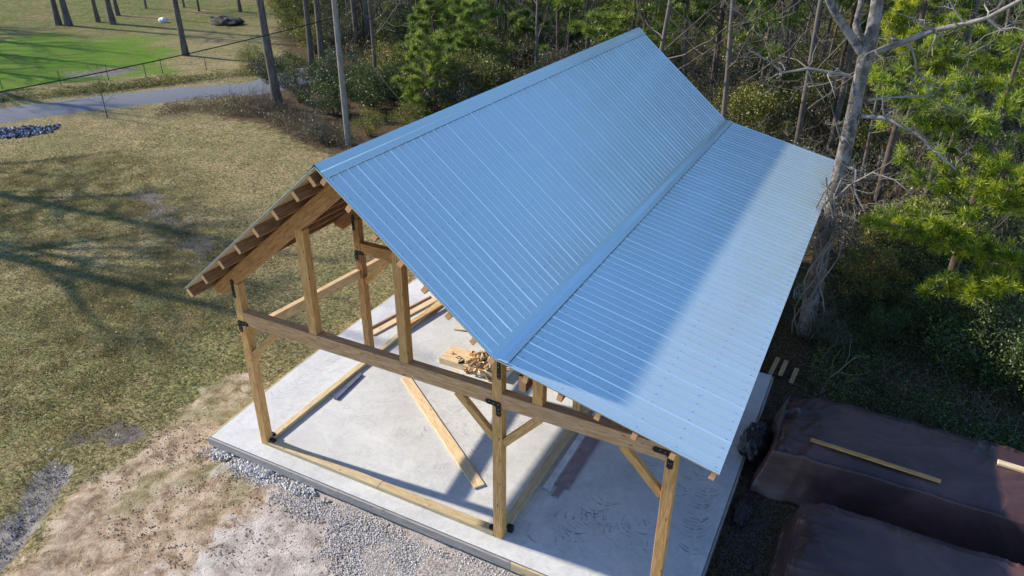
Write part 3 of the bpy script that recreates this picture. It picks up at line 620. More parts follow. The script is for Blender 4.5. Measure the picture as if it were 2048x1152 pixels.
# ------------------------------------------------------------------ tarp covered stacks
def tarp_mat():
    m, t, b, out = new_mat('brown_tarp'); c = N(t, 'ShaderNodeTexCoord').outputs['Object']
    n1 = noise(t, c, .7, 4, .6, .6); n2 = noise(t, c, 2.2, 4, .55, .8)
    col = ramp(t, n1, [(.4, (.046, .024, .024)), (.6, (.10, .048, .044))])
    t.links.new(col, b.inputs['Base Color']); b.inputs['Roughness'].default_value = .38
    bump(t, b, n2, .45, .03); return m
TARP = tarp_mat()
def tarp_stack(name, x0, x1, y0, y1, h, seed, label, ang=0, flare=.30):
    nx, ny = 330, 190; r = random.Random(seed)
    V = []
    xs_ = np.linspace(x0-.55, x1+.5, nx); ys_ = np.linspace(y0-.45, y1+.45, ny)
    X, Yg = np.meshgrid(xs_, ys_); dx = np.maximum(x0-X, X-x1); dy = np.maximum(y0-Yg, Yg-y1)
    d = np.maximum(dx, dy)
    prof = np.clip(1-np.clip(d, 0, 1)/flare, 0, 1); prof = prof**1.25
    n = fbm(X.ravel()+50, Yg.ravel()+50, 1.1, seed, 4).reshape(X.shape)-.5; n2 = fbm(X.ravel()+50, Yg.ravel()*2.2+50, .35, seed+7, 3).reshape(X.shape)-.5
    def ridge(a, sc, sd):
        u_ = X*math.cos(a)+Yg*math.sin(a)+80; v_ = -X*math.sin(a)+Yg*math.cos(a)+80
        q_ = fbm((u_*.35).ravel(), v_.ravel(), sc, sd, 3).reshape(X.shape)-.5
        return np.exp(-np.abs(q_)*26)
    cr = ridge(.25, .8, seed+21)+.8*ridge(1.2, .7, seed+31)+.7*ridge(-.5, .5, seed+41)+.5*ridge(1.57, 1.6, seed+51)
    edge = np.clip((d+.75)/.75, 0, 1)
    Z = GZ+.02+(h-GZ)*prof+n*.09*prof+cr*(.010+.022*edge**2)*np.clip(prof*3, 0, 1)+.05*n2*(1-prof)*3+.015*n2
    lf = np.clip((x0+1.1-X)/1.1, 0, 1)*np.clip(prof*4, 0, 1); Z += lf*(cr*.05+.12*n2-.12*lf)
    Z += -.07*np.clip((d+.25)/.25, 0, 1)**2*(d < 0)
    Z = np.maximum(Z, GZ+.015)
    # jog plan outline a little so the side is not straight
    X2 = X+.10*n*(1-prof); Y2 = Yg+.12*n2*(1-prof)
    ii = np.arange(ny-1)[:, None]*nx+np.arange(nx-1)[None, :]; F = np.stack([ii, ii+1, ii+1+nx, ii+nx], -1).reshape(-1, 4)
    keep = (prof.ravel() > .02); fk = keep[F].any(1)
    me = fast_mesh(name, np.stack([X2.ravel(), Y2.ravel(), Z.ravel()], 1), F[fk], True)
    o = link(name, me, TARP); s = o.modifiers.new('s', 'SOLIDIFY'); s.thickness = .004
    return tag(o, label, 'tarp covered stack')
tarp_stack('covered_stack', 10.0, 15.6, 3.95, 6.05, .86, 3, 'brown tarp over a long lumber stack, the farther one, with two boards on top')
tarp_stack('covered_stack', 10.75, 15.4, -1.6, 2.75, .84, 14, 'brown tarp over the nearer stack at the bottom right corner, nothing on top')
plank('plank', (10.62, 4.42, .90), (12.95, 4.27, .90), .09, .04, WOOD_T, 'long narrow pale batten lying across the farther brown tarp', 'batten')
plank('plank', (13.93, 5.38, .90), (15.6, 5.25, .90), .14, .05, WOOD_P, 'sunlit white board on the farther brown tarp, cut by the right picture edge', 'board')
# bundled slack tarp hanging on the slab edge
def lump(name, c, s, seed, mat, label, cat, n=40, rough=.25):
    th = np.linspace(0, math.pi, n); ph = np.linspace(0, 2*math.pi, 2*n, endpoint=False); T, Pp = np.meshgrid(th, ph, indexing='ij')
    D = np.stack([np.sin(T)*np.cos(Pp), np.sin(T)*np.sin(Pp), np.cos(T)], -1)
    rr = 1+rough*(fbm((D[..., 0]*3+D[..., 2]*2+60).ravel(), (D[..., 1]*3+60).ravel(), 1.2, seed, 4).reshape(T.shape)-.5)*2
    rr += .05*np.sin(Pp*7+T*4+rr*5)*np.sin(T)
    V = D*rr[..., None]*np.array(s)+np.array(c); V[..., 2] = np.maximum(V[..., 2], c[2]-s[2]*.8)
    m = 2*n; i = np.arange(n-1)[:, None]*m; j = np.arange(m)[None, :]; F = np.stack([i+j, i+m+j, i+m+(j+1) % m, i+(j+1) % m], -1).reshape(-1, 4)
    return tag(link(name, fast_mesh(name, V.reshape(-1, 3), F, True), mat), label, cat)
DTARP = flat('black_plastic', (.016, .015, .017), .42, 0, 3)
lump('tarp_bundle', (9.58, 4.8, .2), (.30, .60, .34), 5, DTARP, 'black bunched plastic bundle slumped over the slab edge by the farther tarp', 'tarp bundle', rough=.35)
lump('plastic_bag', (9.74, 3.0, -.14), (.17, .42, .10), 8, DTARP, 'dark crumpled plastic on the gravel between slab edge and tarps', 'plastic sheet', rough=.5)
for k, (a, b_, l) in enumerate([((9.35, 8.15), (9.4, 9.0), 'dark short plank nearest the slab corner under the eave'), ((9.58, 8.2), (9.62, 8.95), 'middle short plank in the row past the slab corner'), ((9.88, 8.0), (9.92, 8.7), 'short plank farthest from the slab in the row past its corner')]):
    plank('plank', (*a, GZ+.06), (*b_, GZ+.06), .11, .05, WOOD_G, l, 'plank')
me = box_mesh('concrete_block', .32, .5, .3, .02); o = link('concrete_block', me, flat('pale_block', (.45, .5, .55), .7, 0, 9)); o.location = (9.36, 13.0, GZ+.17)
tag(o, 'pale blue grey block on the dark ground under the far end of the eave', 'block')
# ------------------------------------------------------------------ utility pole, cable, fence, small things beyond
pb = at(697, 290)
pole = empty('utility_pole', pb, label='tall grey wooden utility pole standing between the lawn and the bushes', cat='utility pole')
mb = MB(); mb.tube([(0, 0, -.3), (0, 0, 3), (.02, 0, 7), (.03, 0, 11)], [.15, .14, .125, .11], 12); link('pole_shaft', mb.mesh('pole_shaft', True), bark_mat('pole_wood', (.13, .115, .10), (.30, .27, .24)), pole)
mb = MB(); mb.tube([(-.16, 0, 5.9), (-.3, -.02, 5.9), (-.34, -.02, 5.86)], [.03, .05, .03], 6); link('cable_clamp', mb.mesh('cable_clamp'), BLACK, pole)
def catenary(a, b_, sag, n=30):
    a, b_ = Vector(a), Vector(b_); return [a.lerp(b_, k/n)-Vector((0, 0, sag*4*(k/n)*(1-k/n))) for k in range(n+1)]
pa = pb+Vector((-.3, 0, 5.87)); pe = at(0, 165, 4.3); dd = pe-pa
mb = MB(); mb.tube(catenary(pa, pa+dd*1.6, .35), [.022]*31, 5)
tag(link('overhead_cable', mb.mesh('overhead_cable'), BLACK), 'black overhead cable running from the utility pole across the lane', 'cable')
ga = pb+Vector((.3, .6, 6.5)); mb = MB(); mb.tube([atY(745, 135, 19.6), at(828, 234)], [.02, .02], 5)
tag(link('guy_wire', mb.mesh('guy_wire'), flat('guy_steel', (.45, .45, .44), .5, .5)), 'pale slanting guy wire in front of the bright green pines', 'guy wire')
fence = empty('wire_fence', at(220, 170), label='thin wire fence on slim stakes along the far side of the lane', cat='fence')
fp = [at(u, v)-at(220, 170) for u, v in ((-60, 200), (5, 178), (125, 180), (220, 170), (295, 165), (328, 157), (415, 150), (520, 140))]
for k, p in enumerate(fp):
    mb = MB(); h = 1.25+.1*math.sin(k*3); mb.tube([p+Vector((0, 0, -.1)), p+Vector((.03*math.sin(k), 0, h))], [.03, .025], 6)
    link('fence_stake', mb.mesh('fence_stake'), BARK_D, fence)
mb = MB()
for hh in (.4, .8, 1.15):
    for a, b_ in zip(fp[:-1], fp[1:]): mb.tube([a+Vector((0, 0, hh)), b_+Vector((0, 0, hh))], [.005, .005], 4)
link('fence_wire', mb.mesh('fence_wire'), flat('old_wire', (.12, .11, .10), .6, .5), fence)
def rocks(name, poly, n, s0, s1, mat, label=None, cat=None, kind='stuff', z=GZ, seed=1, sink=.3):
    r = np.random.default_rng(seed); P = np.array(poly); lo, hi = P.min(0), P.max(0)
    pts = []
    while len(pts) < n:
        q = r.uniform(lo, hi, (n*2, 2)); dd_ = sdist(poly, q[:, 0], q[:, 1])/min(.5, 6*s1+.2); k = (dd_ > 0) & (r.random(len(q)) < .12+dd_+1.2*(fbm(q[:, 0]+80, q[:, 1]+80, .5, 3, 3)-.5)); pts += list(q[k])
    pts = np.array(pts[:n]); base = np.array([[1, 0, 0], [-1, 0, 0], [0, 1, 0], [0, -1, 0], [0, 0, 1], [0, 0, -1.]])
    f = np.array([[0, 2, 4], [2, 1, 4], [1, 3, 4], [3, 0, 4], [2, 0, 5], [1, 2, 5], [3, 1, 5], [0, 3, 5]])
    s = r.uniform(s0, s1, n)**1; V = base[None]*r.uniform(.5, 1, (n, 6, 1))*s[:, None, None]
    A = r.uniform(0, 6.28, (n,)); ca, sa_ = np.cos(A), np.sin(A); tl = r.uniform(-.6, .6, n)
    X = V[..., 0]*ca[:, None]-V[..., 1]*sa_[:, None]; Y = V[..., 0]*sa_[:, None]+V[..., 1]*ca[:, None]; Z = V[..., 2]*.8+X*tl[:, None]*.4
    V = np.stack([X+pts[:, :1], Y+pts[:, 1:], Z+z+s[:, None]*sink], -1)
    Fk = (f[None]+np.arange(n)[:, None, None]*6).reshape(-1, 3)
    o = link(name, fast_mesh(name, V.reshape(-1, 3), Fk), mat); return tag(o, label, cat, None, kind)
def stone_mat(name, stops):
    m, t, b, out = new_mat(name); g = N(t, 'ShaderNodeNewGeometry')
    t.links.new(ramp(t, g.outputs['Random Per Island'], stops), b.inputs['Base Color']); b.inputs['Roughness'].default_value = .9; b.inputs['Specular IOR Level'].default_value = .15; return m
ST_G = stone_mat('grey_gravel', [(0, (.33, .30, .28)), (.5, (.58, .54, .52)), (1, (.80, .77, .74))])
ST_B = stone_mat('blue_riprap', [(0, (.03, .03, .04)), (.6, (.10, .11, .14)), (.85, (.3, .33, .4)), (1, (.55, .58, .64))])
ST_W = stone_mat('wet_stones', [(0, (.06, .06, .07)), (.5, (.18, .18, .2)), (1, (.6, .62, .66))])
ST_S = stone_mat('soil_clods', [(0, (.15, .10, .07)), (.5, (.33, .24, .17)), (1, (.5, .42, .34))])
rocks('gravel', [(-1.4, -.42), (-1.25, -.75), (.4, -.9), (1.6, -1.2), (2.6, -1.25), (3.2, -1.9), (4.6, -2.2), (6, -3.2), (9.4, -3.6), (9.4, -.42)], 22000, .010, .028, ST_G, 'grey crushed gravel along the front edge of the slab', 'gravel', seed=2)
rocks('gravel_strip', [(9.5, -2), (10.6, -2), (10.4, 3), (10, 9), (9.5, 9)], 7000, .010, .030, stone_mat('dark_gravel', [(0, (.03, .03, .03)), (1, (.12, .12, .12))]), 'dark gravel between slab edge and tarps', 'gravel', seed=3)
rocks('soil_clods', pix((420, 800), (300, 880), (150, 1010), (60, 1152), (900, 1152), (620, 1010), (440, 920)), 2600, .006, .03, ST_S, 'loose soil clods scattered on the sandy ground', 'soil', seed=4)
rocks('riprap', pix((-60, 262), (60, 254), (122, 250), (112, 262), (60, 275), (-60, 282)), 700, .06, .17, ST_B, 'dark blue grey riprap stones in the ditch beside the lane', 'stones', seed=5)
rocks('drain_stones', pix((95, 925), (150, 925), (125, 985), (85, 1040), (20, 1130), (-30, 1170), (-40, 1090), (40, 1000)), 380, .01, .03, ST_W, 'wet bluish stones in the muddy drain at the lower left', 'stones', z=GZ-.07, seed=6)
rocks('edge_rubble', pix((425, 890), (455, 895), (700, 1010), (640, 1010), (500, 950), (420, 915)), 900, .02, .06, ST_G, 'coarse grey rubble heaped against the left front corner of the slab', 'rubble', seed=7, sink=.6)
lump('brush_pile', tuple(at(450, 48)+Vector((0, 0, .1))), (1.7, 1.1, .55), 31, flat('dark_brush', (.05, .038, .028), .9, 0, 4), 'dark heap of brush and soil on the far grass', 'brush pile', rough=.6)
lump('feed_tub', tuple(at(327, 45)+Vector((0, 0, .15))), (.5, .35, .3), 33, flat('white_plastic', (.5, .52, .52), .5), 'small whitish tub lying on the far grass between the trunks', 'tub', n=16, rough=.3)

# ------------------------------------------------------------------ vegetation builders
def grow(mb, p, d, L, r, depth, rnd, curl=.25, up=.05, kids=(3, 5), nseg=6, minr=.004, ends=None, side=6):
    pts = [np.array(p, float)]; rad = [r]; d = np.array(d, float); d /= np.linalg.norm(d)
    for k in range(nseg):
        d = d+np.array([rnd.gauss(0, curl), rnd.gauss(0, curl), rnd.gauss(0, curl*.6)+up]); d /= np.linalg.norm(d)
        pts.append(pts[-1]+d*L/nseg); rad.append(max(minr, r*(1-.75*(k+1)/nseg)))
    mb.tube(pts, rad, side if depth > 1 else 4 if depth else 3)
    if ends is not None and depth <= 1: ends.append((pts[-1], d.copy())); ends.append((pts[len(pts)//2+1], d.copy()))
    if depth <= 0: return
    for _ in range(rnd.randint(*kids)):
        k = rnd.randint(1, nseg-1); a = np.array([rnd.gauss(0, 1), rnd.gauss(0, 1), rnd.gauss(0, .5)+.25]); a /= np.linalg.norm(a)
        nd = d*.55+a*.85
        grow(mb, pts[k], nd, L*rnd.uniform(.4, .68), max(minr, rad[k]*.55), depth-1, rnd, curl*1.1, up, kids, max(3, nseg-1), minr, ends, side)
def bare_tree_meshes(seed, H=15, r=.2, first=.35, nb=14, lean=(0, 0), depth=2, spread=.26):
    rnd = random.Random(seed); tk = MB(); br = MB(); pts = []; rad = []; x = y = 0
    for k in range(13):
        f = k/12; x += rnd.gauss(0, .012*H/12)+lean[0]/12; y += rnd.gauss(0, .012*H/12)+lean[1]/12
        pts.append((x, y, f*H-.2*(k == 0))); rad.append(r*(1-.82*f)*(1.35 if k == 0 else 1))
    tk.tube(pts, rad, 9)
    for _ in range(nb):
        f = rnd.uniform(first, .98); k = f*12; i = int(k); p = np.array(pts[i])*(1-(k-i))+np.array(pts[min(i+1, 12)])*(k-i)
        a = rnd.uniform(0, 6.28); grow(br, p, (math.cos(a), math.sin(a), rnd.uniform(.15, .9)), H*spread*(1.15-f)*rnd.uniform(.7, 1.2)+.5, r*(1-.8*f)*.42, depth, rnd, .16, .06, (2, 4), 6, .006)
    return tk.mesh('trunk', True), br.mesh('limbs', True)
def leaf_cards(centers, n, rad, size, rnd, flatz=.8, aspect=.5):
    """n leaves round each centre; returns V,F of small quads (diamonds)"""
    C = np.repeat(np.asarray(centers), n, 0); m = len(C)
    D = rnd.normal(size=(m, 3)); D /= np.linalg.norm(D, axis=1)[:, None]; rr = rnd.random((m, 1))**.45
    P = C+D*rr*np.array([rad, rad, rad*flatz])
    u = rnd.normal(size=(m, 3)); u /= np.linalg.norm(u, axis=1)[:, None]; v = np.cross(u, rnd.normal(size=(m, 3))); v /= np.linalg.norm(v, axis=1)[:, None]+1e-9
    s = size*rnd.uniform(.6, 1.3, (m, 1)); V = np.stack([P-u*s*.5, P+v*s*aspect*.5, P+u*s*.5, P-v*s*aspect*.5], 1).reshape(-1, 3)
    return V, np.arange(m*4).reshape(-1, 4)
def bush_meshes(seed, rad=1.4, h=2.4, n=5200, size=.09, clumps=34):
    r = np.random.default_rng(seed); rnd = random.Random(seed); st = MB()
    D = r.normal(size=(clumps, 3)); D /= np.linalg.norm(D, axis=1)[:, None]; rr = r.random((clumps, 1))**.4
    C = D*rr*np.array([rad, rad, h*.45])+np.array([0, 0, h*.52]); C[:, 2] = np.maximum(C[:, 2], .15)
    V, F = leaf_cards(C, n//clumps, rad*.33, size, r)
    for c in C[::2]:
        st.tube([(rnd.uniform(-.15, .15), rnd.uniform(-.15, .15), -.1), (c[0]*.4, c[1]*.4, c[2]*.5), tuple(c*np.array([1.1, 1.1, 1.12]))], [.03, .018, .005], 4)
    return st.mesh('stems'), fast_mesh('foliage', V, F)
def tuft(mb, p, d, rnd, L=.16, n=26, w=.006):
    d = np.array(d)/np.linalg.norm(d); D = rnd.normal(size=(n, 3)); D /= np.linalg.norm(D, axis=1)[:, None]; D = D*.95+d*.75; D /= np.linalg.norm(D, axis=1)[:, None]
    b = np.array(p)+d*rnd.uniform(-.10, .02, (n, 1)); s = L*rnd.uniform(.7, 1.15, (n, 1)); sd = np.cross(D, rnd.normal(size=(n, 3))); sd /= np.linalg.norm(sd, axis=1)[:, None]
    V = np.stack([b-sd*w*.5, b+sd*w*.5, b+D*s+sd*w*.35, b+D*s-sd*w*.35], 1).reshape(-1, 3); V[2::4, 2] -= .0; mb.add(V, np.arange(4*n).reshape(-1, 4))
def pine_branch(wb, nb, p0, p1, rnd, r, dens=1.0, sag=.0, L=.17, w=.006, nn=26):
    p0, p1 = np.array(p0, float), np.array(p1, float); d = p1-p0; Ln = np.linalg.norm(d); dn = d/Ln; m = 7
    P = [p0+d*k/m+np.array([0, 0, -sag*math.sin(k/m*3.1)+.08*Ln*(k/m)**2])+rnd.normal(0, .03, 3)*(k > 0) for k in range(m+1)]
    wb.tube(P, [.045*(1-k/m*.8)*max(.4, Ln/3) for k in range(m+1)], 6)
    nt_ = int(Ln*7*dens)
    for _ in range(nt_):
        f = rnd.uniform(.3, 1)*m; i = min(int(f), m-1); q = P[i]*(1-(f-i))+P[i+1]*(f-i)
        a = rnd.normal(size=3)*np.array([1, 1, .45]); a -= dn*(a@dn)*.6; a /= np.linalg.norm(a); l = rnd.uniform(.15, .55)*min(1, Ln*.4)*(1.25-f/m*.7)
        e = q+(a*.8+dn*.6)*l; wb.tube([q, (q+e)/2+np.array([0, 0, -.02]), e], [.012, .009, .005], 4)
        dd_ = a*.6+dn*.7+np.array([0, 0, .5]); tuft(nb, e, dd_, rnd, L, nn, w)
        if rnd.random() < .7: tuft(nb, (q+e)/2+rnd.normal(0, .04, 3), dd_+rnd.normal(0, .3, 3), rnd, L, nn, w)
    tuft(nb, P[-1], dn, rnd, L, nn, w)
def pine_meshes(seed, H=11, r=.14, crown=.3, rows=15, Lmax=2.4, L=.26, w=.016, nn=20, dens=.9):
    rnd = np.random.default_rng(seed); tk = MB(); wb = MB(); nb = MB()
    P = [(rnd.normal(0, .03)*k, rnd.normal(0, .03)*k, H*k/9-.2*(k == 0)) for k in range(10)]; tk.tube(P, [r*(1-.85*k/9) for k in range(10)], 8)
    for i in range(rows):
        f = crown+(1-crown)*i/rows; z = H*f
        for _ in range(3):
            a = rnd.uniform(0, 6.28); l = Lmax*(1.12-f)**.75*rnd.uniform(.6, 1.1)+.25; zz = z+rnd.uniform(-.2, .2)
            k = min(8, int(zz/H*9)); c = np.array(P[k])*(1-(zz/H*9-k))+np.array(P[k+1])*(zz/H*9-k)
            pine_branch(wb, nb, c, c+np.array([math.cos(a)*l, math.sin(a)*l, l*rnd.uniform(-.05, .35)]), rnd, 1, dens, .05, L, w, nn)
    return tk.mesh('trunk', True), wb.mesh('branches'), nb.mesh('needles')
def place(name, parts, loc, rz_, sc, label, cat, group=None, tilt=(0, 0)):
    e = empty(name, loc, 0, label, cat, group); e.rotation_euler = (tilt[0], tilt[1], rz_)
    e.scale = sc if isinstance(sc, tuple) else (sc,)*3
    for pn, me, mat in parts:
        o = bpy.data.objects.new(pn, me); COL.objects.link(o); o.parent = e
        if not me.materials: me.materials.append(mat)
    return e
def G(px, py): p = at(px, py); return (p.x, p.y, GZ-.02)
BT = [bare_tree_meshes(100+i, H=h, r=r_, first=f, nb=nb) for i, (h, r_, f, nb) in enumerate([(17, .26, .38, 18), (15, .18, .3, 16), (18, .22, .45, 14), (13, .12, .25, 14), (11, .08, .2, 12)])]
def bare(k, mat, tw): return [('trunk', BT[k][0], mat), ('limbs', BT[k][1], tw)]
# separate materials need separate mesh data, so keep one bark per mesh set
BARK_M = bark_mat('mid_grey_bark', (.05, .042, .036), (.23, .20, .175), sc=7)
BTmat = [(BARK_D, BARK_D), (BARK_M, TWIG), (BARK_D, TWIG), (BARK_M, TWIG), (TWIG, TWIG)]
bt = lambda k: bare(k, *BTmat[k])
# trunks on the far grass (each with its own place)
grp = 'tall trees on the far grass beyond the lane'
for (u, v, k, s, lab) in [(118, 50, 0, 1.0, 'left trunk of the close dark pair at the top left of the far grass'), (138, 51, 0, 1.1, 'right trunk of the close dark pair at the top left of the far grass'),
    (197, 44, 2, .9, 'slim leaning dark trunk between the close pair and the thick trunk'), (226, 48, 0, 1.05, 'thick dark trunk right of the slim leaning one on the far grass'), (237, 31, 2, .9, 'dark trunk standing just behind the thick one on the far grass'),
    (371, 111, 0, .95, 'lone grey trunk standing nearest the wire fence with a long shadow'), (293, 18, 3, 1, 'thin trunk at the top edge right of the thick dark trunks'), (368, 15, 3, 1, 'thin trunk at the top edge behind the lone grey trunk'),
    (399, 23, 4, 1.4, 'very thin trunk at the top edge left of the brush heap'), (480, 24, 2, .8, 'dark trunk right behind the brush heap on the far grass')]:
    place('tree', bt(k), G(u, v), random.uniform(0, 6), s, lab, 'tree', grp)
# trees between lane and woods
for (u, v, k, s, lab, tl) in [(556, 216, 0, 1.05, 'big dark leaning trunk at the lane bend in front of the brush', (0, -.05)), (648, 160, 0, .95, 'dark trunk left of the utility pole, right one of two', (0, -.02)), (626, 155, 2, .95, 'slimmer dark trunk left of the utility pole, left one of two', (0, -.02)),
    (600, 66, 2, .9, 'dark trunk behind the brush left of the pole', (0, 0)), (716, 95, 0, .9, 'dark trunk right of the utility pole, left one of a pair', (0, .02)), (738, 96, 2, 1, 'dark trunk right of the utility pole, right one of a pair', (0, 0)),
    (757, 80, 3, 1.1, 'thin dark trunk beside the reddish soil patch', (0, 0)), (822, 55, 3, 1.1, 'thin trunk above the reddish soil patch', (0, 0))]:
    place('tree', bt(k), G(u, v), random.uniform(0, 6), s, lab, 'tree', None, tl)
place('sapling', [('trunk', (sm := bare_tree_meshes(77, H=2.6, r=.035, first=.3, nb=9, depth=1))[0], BARK_D), ('limbs', sm[1], BARK_D)], G(215, 236), 0, 1, 'small leafless sapling beside the near edge of the lane', 'sapling')
# out of frame trees whose shadows rake across the lawn
BIG = bare_tree_meshes(201, H=17, r=.4, first=.25, nb=26, depth=3, spread=.42)
for i, (x, y, s) in enumerate([(-26, 2.6, .95), (-33, 6.0, 1.0), (-66, 24, 1), (-59, 20, .9), (-73, 27.5, 1.1), (-50, 16, .9), (-80, 31, 1)]):
    place('shade_tree', [('trunk', BIG[0], BARK_D), ('limbs', BIG[1], BARK_D)], (x, y, GZ), i*1.7, s, 'large leafless tree past the left picture edge shading the lawn', 'tree', 'shade trees past the left edge')

# the big grey tree beside the lean-to
btc = Vector((9.86, 10.8, GZ)); t_ = empty('grey_tree', btc, label='big pale grey bare tree beside the lean-to eave, trunk forking high up', cat='tree')
rnd = random.Random(5); tk = MB(); br = MB()
def loc(u, v, Y): p = atY(u, v, Y)-btc; return (p.x, p.y, p.z)
tr_pts = [(0, 0, -.3), loc(1622, 600, 10.8), loc(1640, 520, 10.8), loc(1655, 440, 10.82), loc(1668, 390, 10.85), loc(1690, 300, 10.85), loc(1708, 220, 10.85), loc(1720, 160, 10.8), loc(1732, 108, 10.8)]
tk.tube(tr_pts, [.24, .21, .20, .19, .18, .17, .16, .155, .165], 12)
tk.tube([loc(1732, 118, 10.8), loc(1745, 60, 10.8), loc(1752, 20, 10.8), loc(1762, -60, 10.8), loc(1785, -300, 10.9)], [.17, .15, .14, .12, .04], 10)
tk.tube([loc(1730, 112, 10.8), loc(1700, 70, 10.7), loc(1672, 30, 10.6), loc(1648, -20, 10.5), loc(1590, -200, 10.3)], [.12, .095, .085, .075, .02], 8)
tk.tube([loc(1724, 100, 10.8), loc(1712, 50, 11.1), loc(1725, -10, 11.4), loc(1738, -150, 11.6)], [.10, .085, .075, .03], 8)
link('trunk', tk.mesh('trunk', True), BARK_G, t_)
def limb(pts, r0, r1, kids, seed, L=.8):
    rr = random.Random(seed); n = len(pts); rad = [r0+(r1-r0)*k/(n-1) for k in range(n)]; br.tube(pts, rad, 7)
    for _ in range(kids):
        k = rr.randint(1, n-1); a = (rr.gauss(0, 1), rr.gauss(0, .8), rr.gauss(.2, .7)); grow(br, pts[k], a, L*rr.uniform(.5, 1.2), rad[k]*.55, 2, rr, .35, .0, (2, 4), 5, .004)
limb([loc(1745, 108, 10.8), loc(1810, 82, 10.7), loc(1870, 60, 10.6), loc(1930, 48, 10.5), loc(1975, 36, 10.4), loc(2050, -5, 10.2), loc(2120, -30, 10)], .075, .03, 9, 1, 1.2)
limb([loc(1975, 36, 10.4), loc(2000, 60, 10.3), loc(2030, 55, 10.2), loc(2070, 70, 10.1)], .04, .015, 5, 2, .8)
limb([loc(1725, 232, 10.8), loc(1770, 236, 10.6), loc(1810, 255, 10.4), loc(1842, 275, 10.3), loc(1865, 300, 10.2), loc(1900, 328, 10.1), loc(1912, 340, 10.1)], .055, .02, 8, 3, .8)
limb([loc(1700, 152, 10.8), loc(1660, 145, 10.6), loc(1615, 137, 10.5), loc(1565, 146, 10.4), loc(1535, 120, 10.3), loc(1497, 100, 10.2)], .045, .012, 9, 4, .8)
limb([loc(1690, 330, 10.8), loc(1712, 340, 10.6), loc(1708, 380, 10.4), loc(1722, 410, 10.3)], .035, .02, 6, 6, .7)
limb([loc(1668, 400, 10.7), loc(1700, 370, 10.4), loc(1745, 345, 10.2), loc(1790, 360, 10.0), loc(1830, 395, 9.9)], .03, .012, 9, 7, .9)
limb([loc(1672, 385, 10.7), loc(1655, 375, 10.3), loc(1650, 400, 10.2), loc(1652, 440, 10.4)], .02, .01, 5, 8, .4)
limb([loc(1690, 310, 10.8), loc(1672, 250, 10.6), loc(1660, 200, 10.5)], .02, .008, 5, 9, .6)
limb([loc(1735, 200, 10.8), loc(1780, 195, 10.9), loc(1850, 192, 11.0), loc(1905, 215, 11.0)], .04, .012, 6, 10, .8)
rr = random.Random(3)
for k in range(16):
    grow(br, loc(1640+rr.uniform(0, 40), 480-rr.uniform(0, 140), 10.7), (rr.gauss(.2, 1), rr.gauss(-.3, .7), rr.gauss(.1, .6)), rr.uniform(.4, 1.1), .015, 2, rr, .4, 0, (2, 3), 5, .004)
for k in range(46):
    f = rr.random(); grow(br, loc(1618+55*f+rr.uniform(-14, 22), 640-250*f, 10.72), (rr.gauss(0, 1), rr.gauss(-.3, .6), rr.gauss(.3, .7)), rr.uniform(.3, .9), .012, 1, rr, .4, 0, (2, 3), 5, .004)
for k in range(5):
    x_ = rr.uniform(-.2, .2); br.tube([(x_+.22*math.sin(j*.9+k), -.22-.05*math.cos(j+k), j*.42) for j in range(12)], [.022]*12, 5)
link('limbs', br.mesh('limbs', True), TWIG_L, t_)

# bright pines right of the lean-to: trunks off to the right, sprays reaching in
def near_pine(base, H, branches, seed, label, crownmat=L_BRIGHT, extra=8):
    rnd = np.random.default_rng(seed); e = empty('pine_tree', base, label=label, cat='pine tree'); b0 = np.array(base); tk, wb, nb = MB(), MB(), MB()
    tk.tube([(0, 0, -.2), (.03, .02, H*.35), (-.02, .05, H*.7), (0, 0, H)], [.15, .12, .08, .02], 9)
    for (a, b_, dn) in branches: pine_branch(wb, nb, np.array(a)-b0, np.array(b_)-b0, rnd, 1, dn, .03, .21, .012, 34)
    for k in range(extra):
        z = H*rnd.uniform(.45, .97); a = rnd.uniform(0, 6.28); l = 1.9*(1.15-z/H)+.3
        pine_branch(wb, nb, (0, 0, z), (math.cos(a)*l, math.sin(a)*l, z+.25*l), rnd, 1, 1.4, .03, .21, .012, 30)
    link('trunk', tk.mesh('trunk', True), BARK_P, e); link('branches', wb.mesh('branches'), TWIG, e); link('needles', nb.mesh('needles'), crownmat, e)
    return e
def br_px(base, z, ends, Y, dn=1.3):
    return [((base[0], base[1], z+.0*i), tuple(atY(u, v, Y+dy)), dn) for i, (u, v, dy) in enumerate(ends)]
bA = (13.1, 13.2, GZ); near_pine(bA, 8.2, br_px(bA, 5.6, [(1735, 165, -.3), (1770, 200, -.8), (1800, 150, .2), (1760, 260, -.9), (1840, 215, -1.2), (1900, 150, .5), (1950, 240, -1.2), (2010, 170, 0)], 13.2)+br_px(bA, 3.2, [(1745, 440, -1.3), (1790, 480, -1.9), (1800, 330, -1.4), (1870, 320, -1.6), (1930, 430, -1.8), (1990, 330, -1.2)], 13.2), 51, 'bright yellow-green pine just right of the big grey tree, sprays reaching over it')
bB = (15.2, 12.4, GZ); near_pine(bB, 6.0, br_px(bB, 2.4, [(1738, 468, -1.4), (1790, 470, -1.0), (1850, 455, -1), (1900, 500, -1.2), (1840, 600, -1.8), (1880, 570, -1.6), (1935, 600, -1.8), (1985, 580, -1.6), (2010, 520, -1.2)], 12.4, 1.7)+br_px(bB, 4.0, [(1930, 380, -.9), (1990, 420, -.9), (2040, 350, -.6), (1950, 320, .2), (2060, 480, -1)], 12.4, 1.6), 52, 'low bright pine at the right edge with sprays hanging over the dark ground cover')
bC = (15.8, 17.5, GZ); near_pine(bC, 9.5, br_px(bC, 6.0, [(1850, 110, 0), (1900, 60, .4), (1950, 130, 0), (2010, 90, -.5), (2050, 200, -.8), (1900, 180, -1)], 17.5, 1.5), 53, 'tall pine behind at the upper right edge with pale green upper branches', L_BRIGHT, 14)
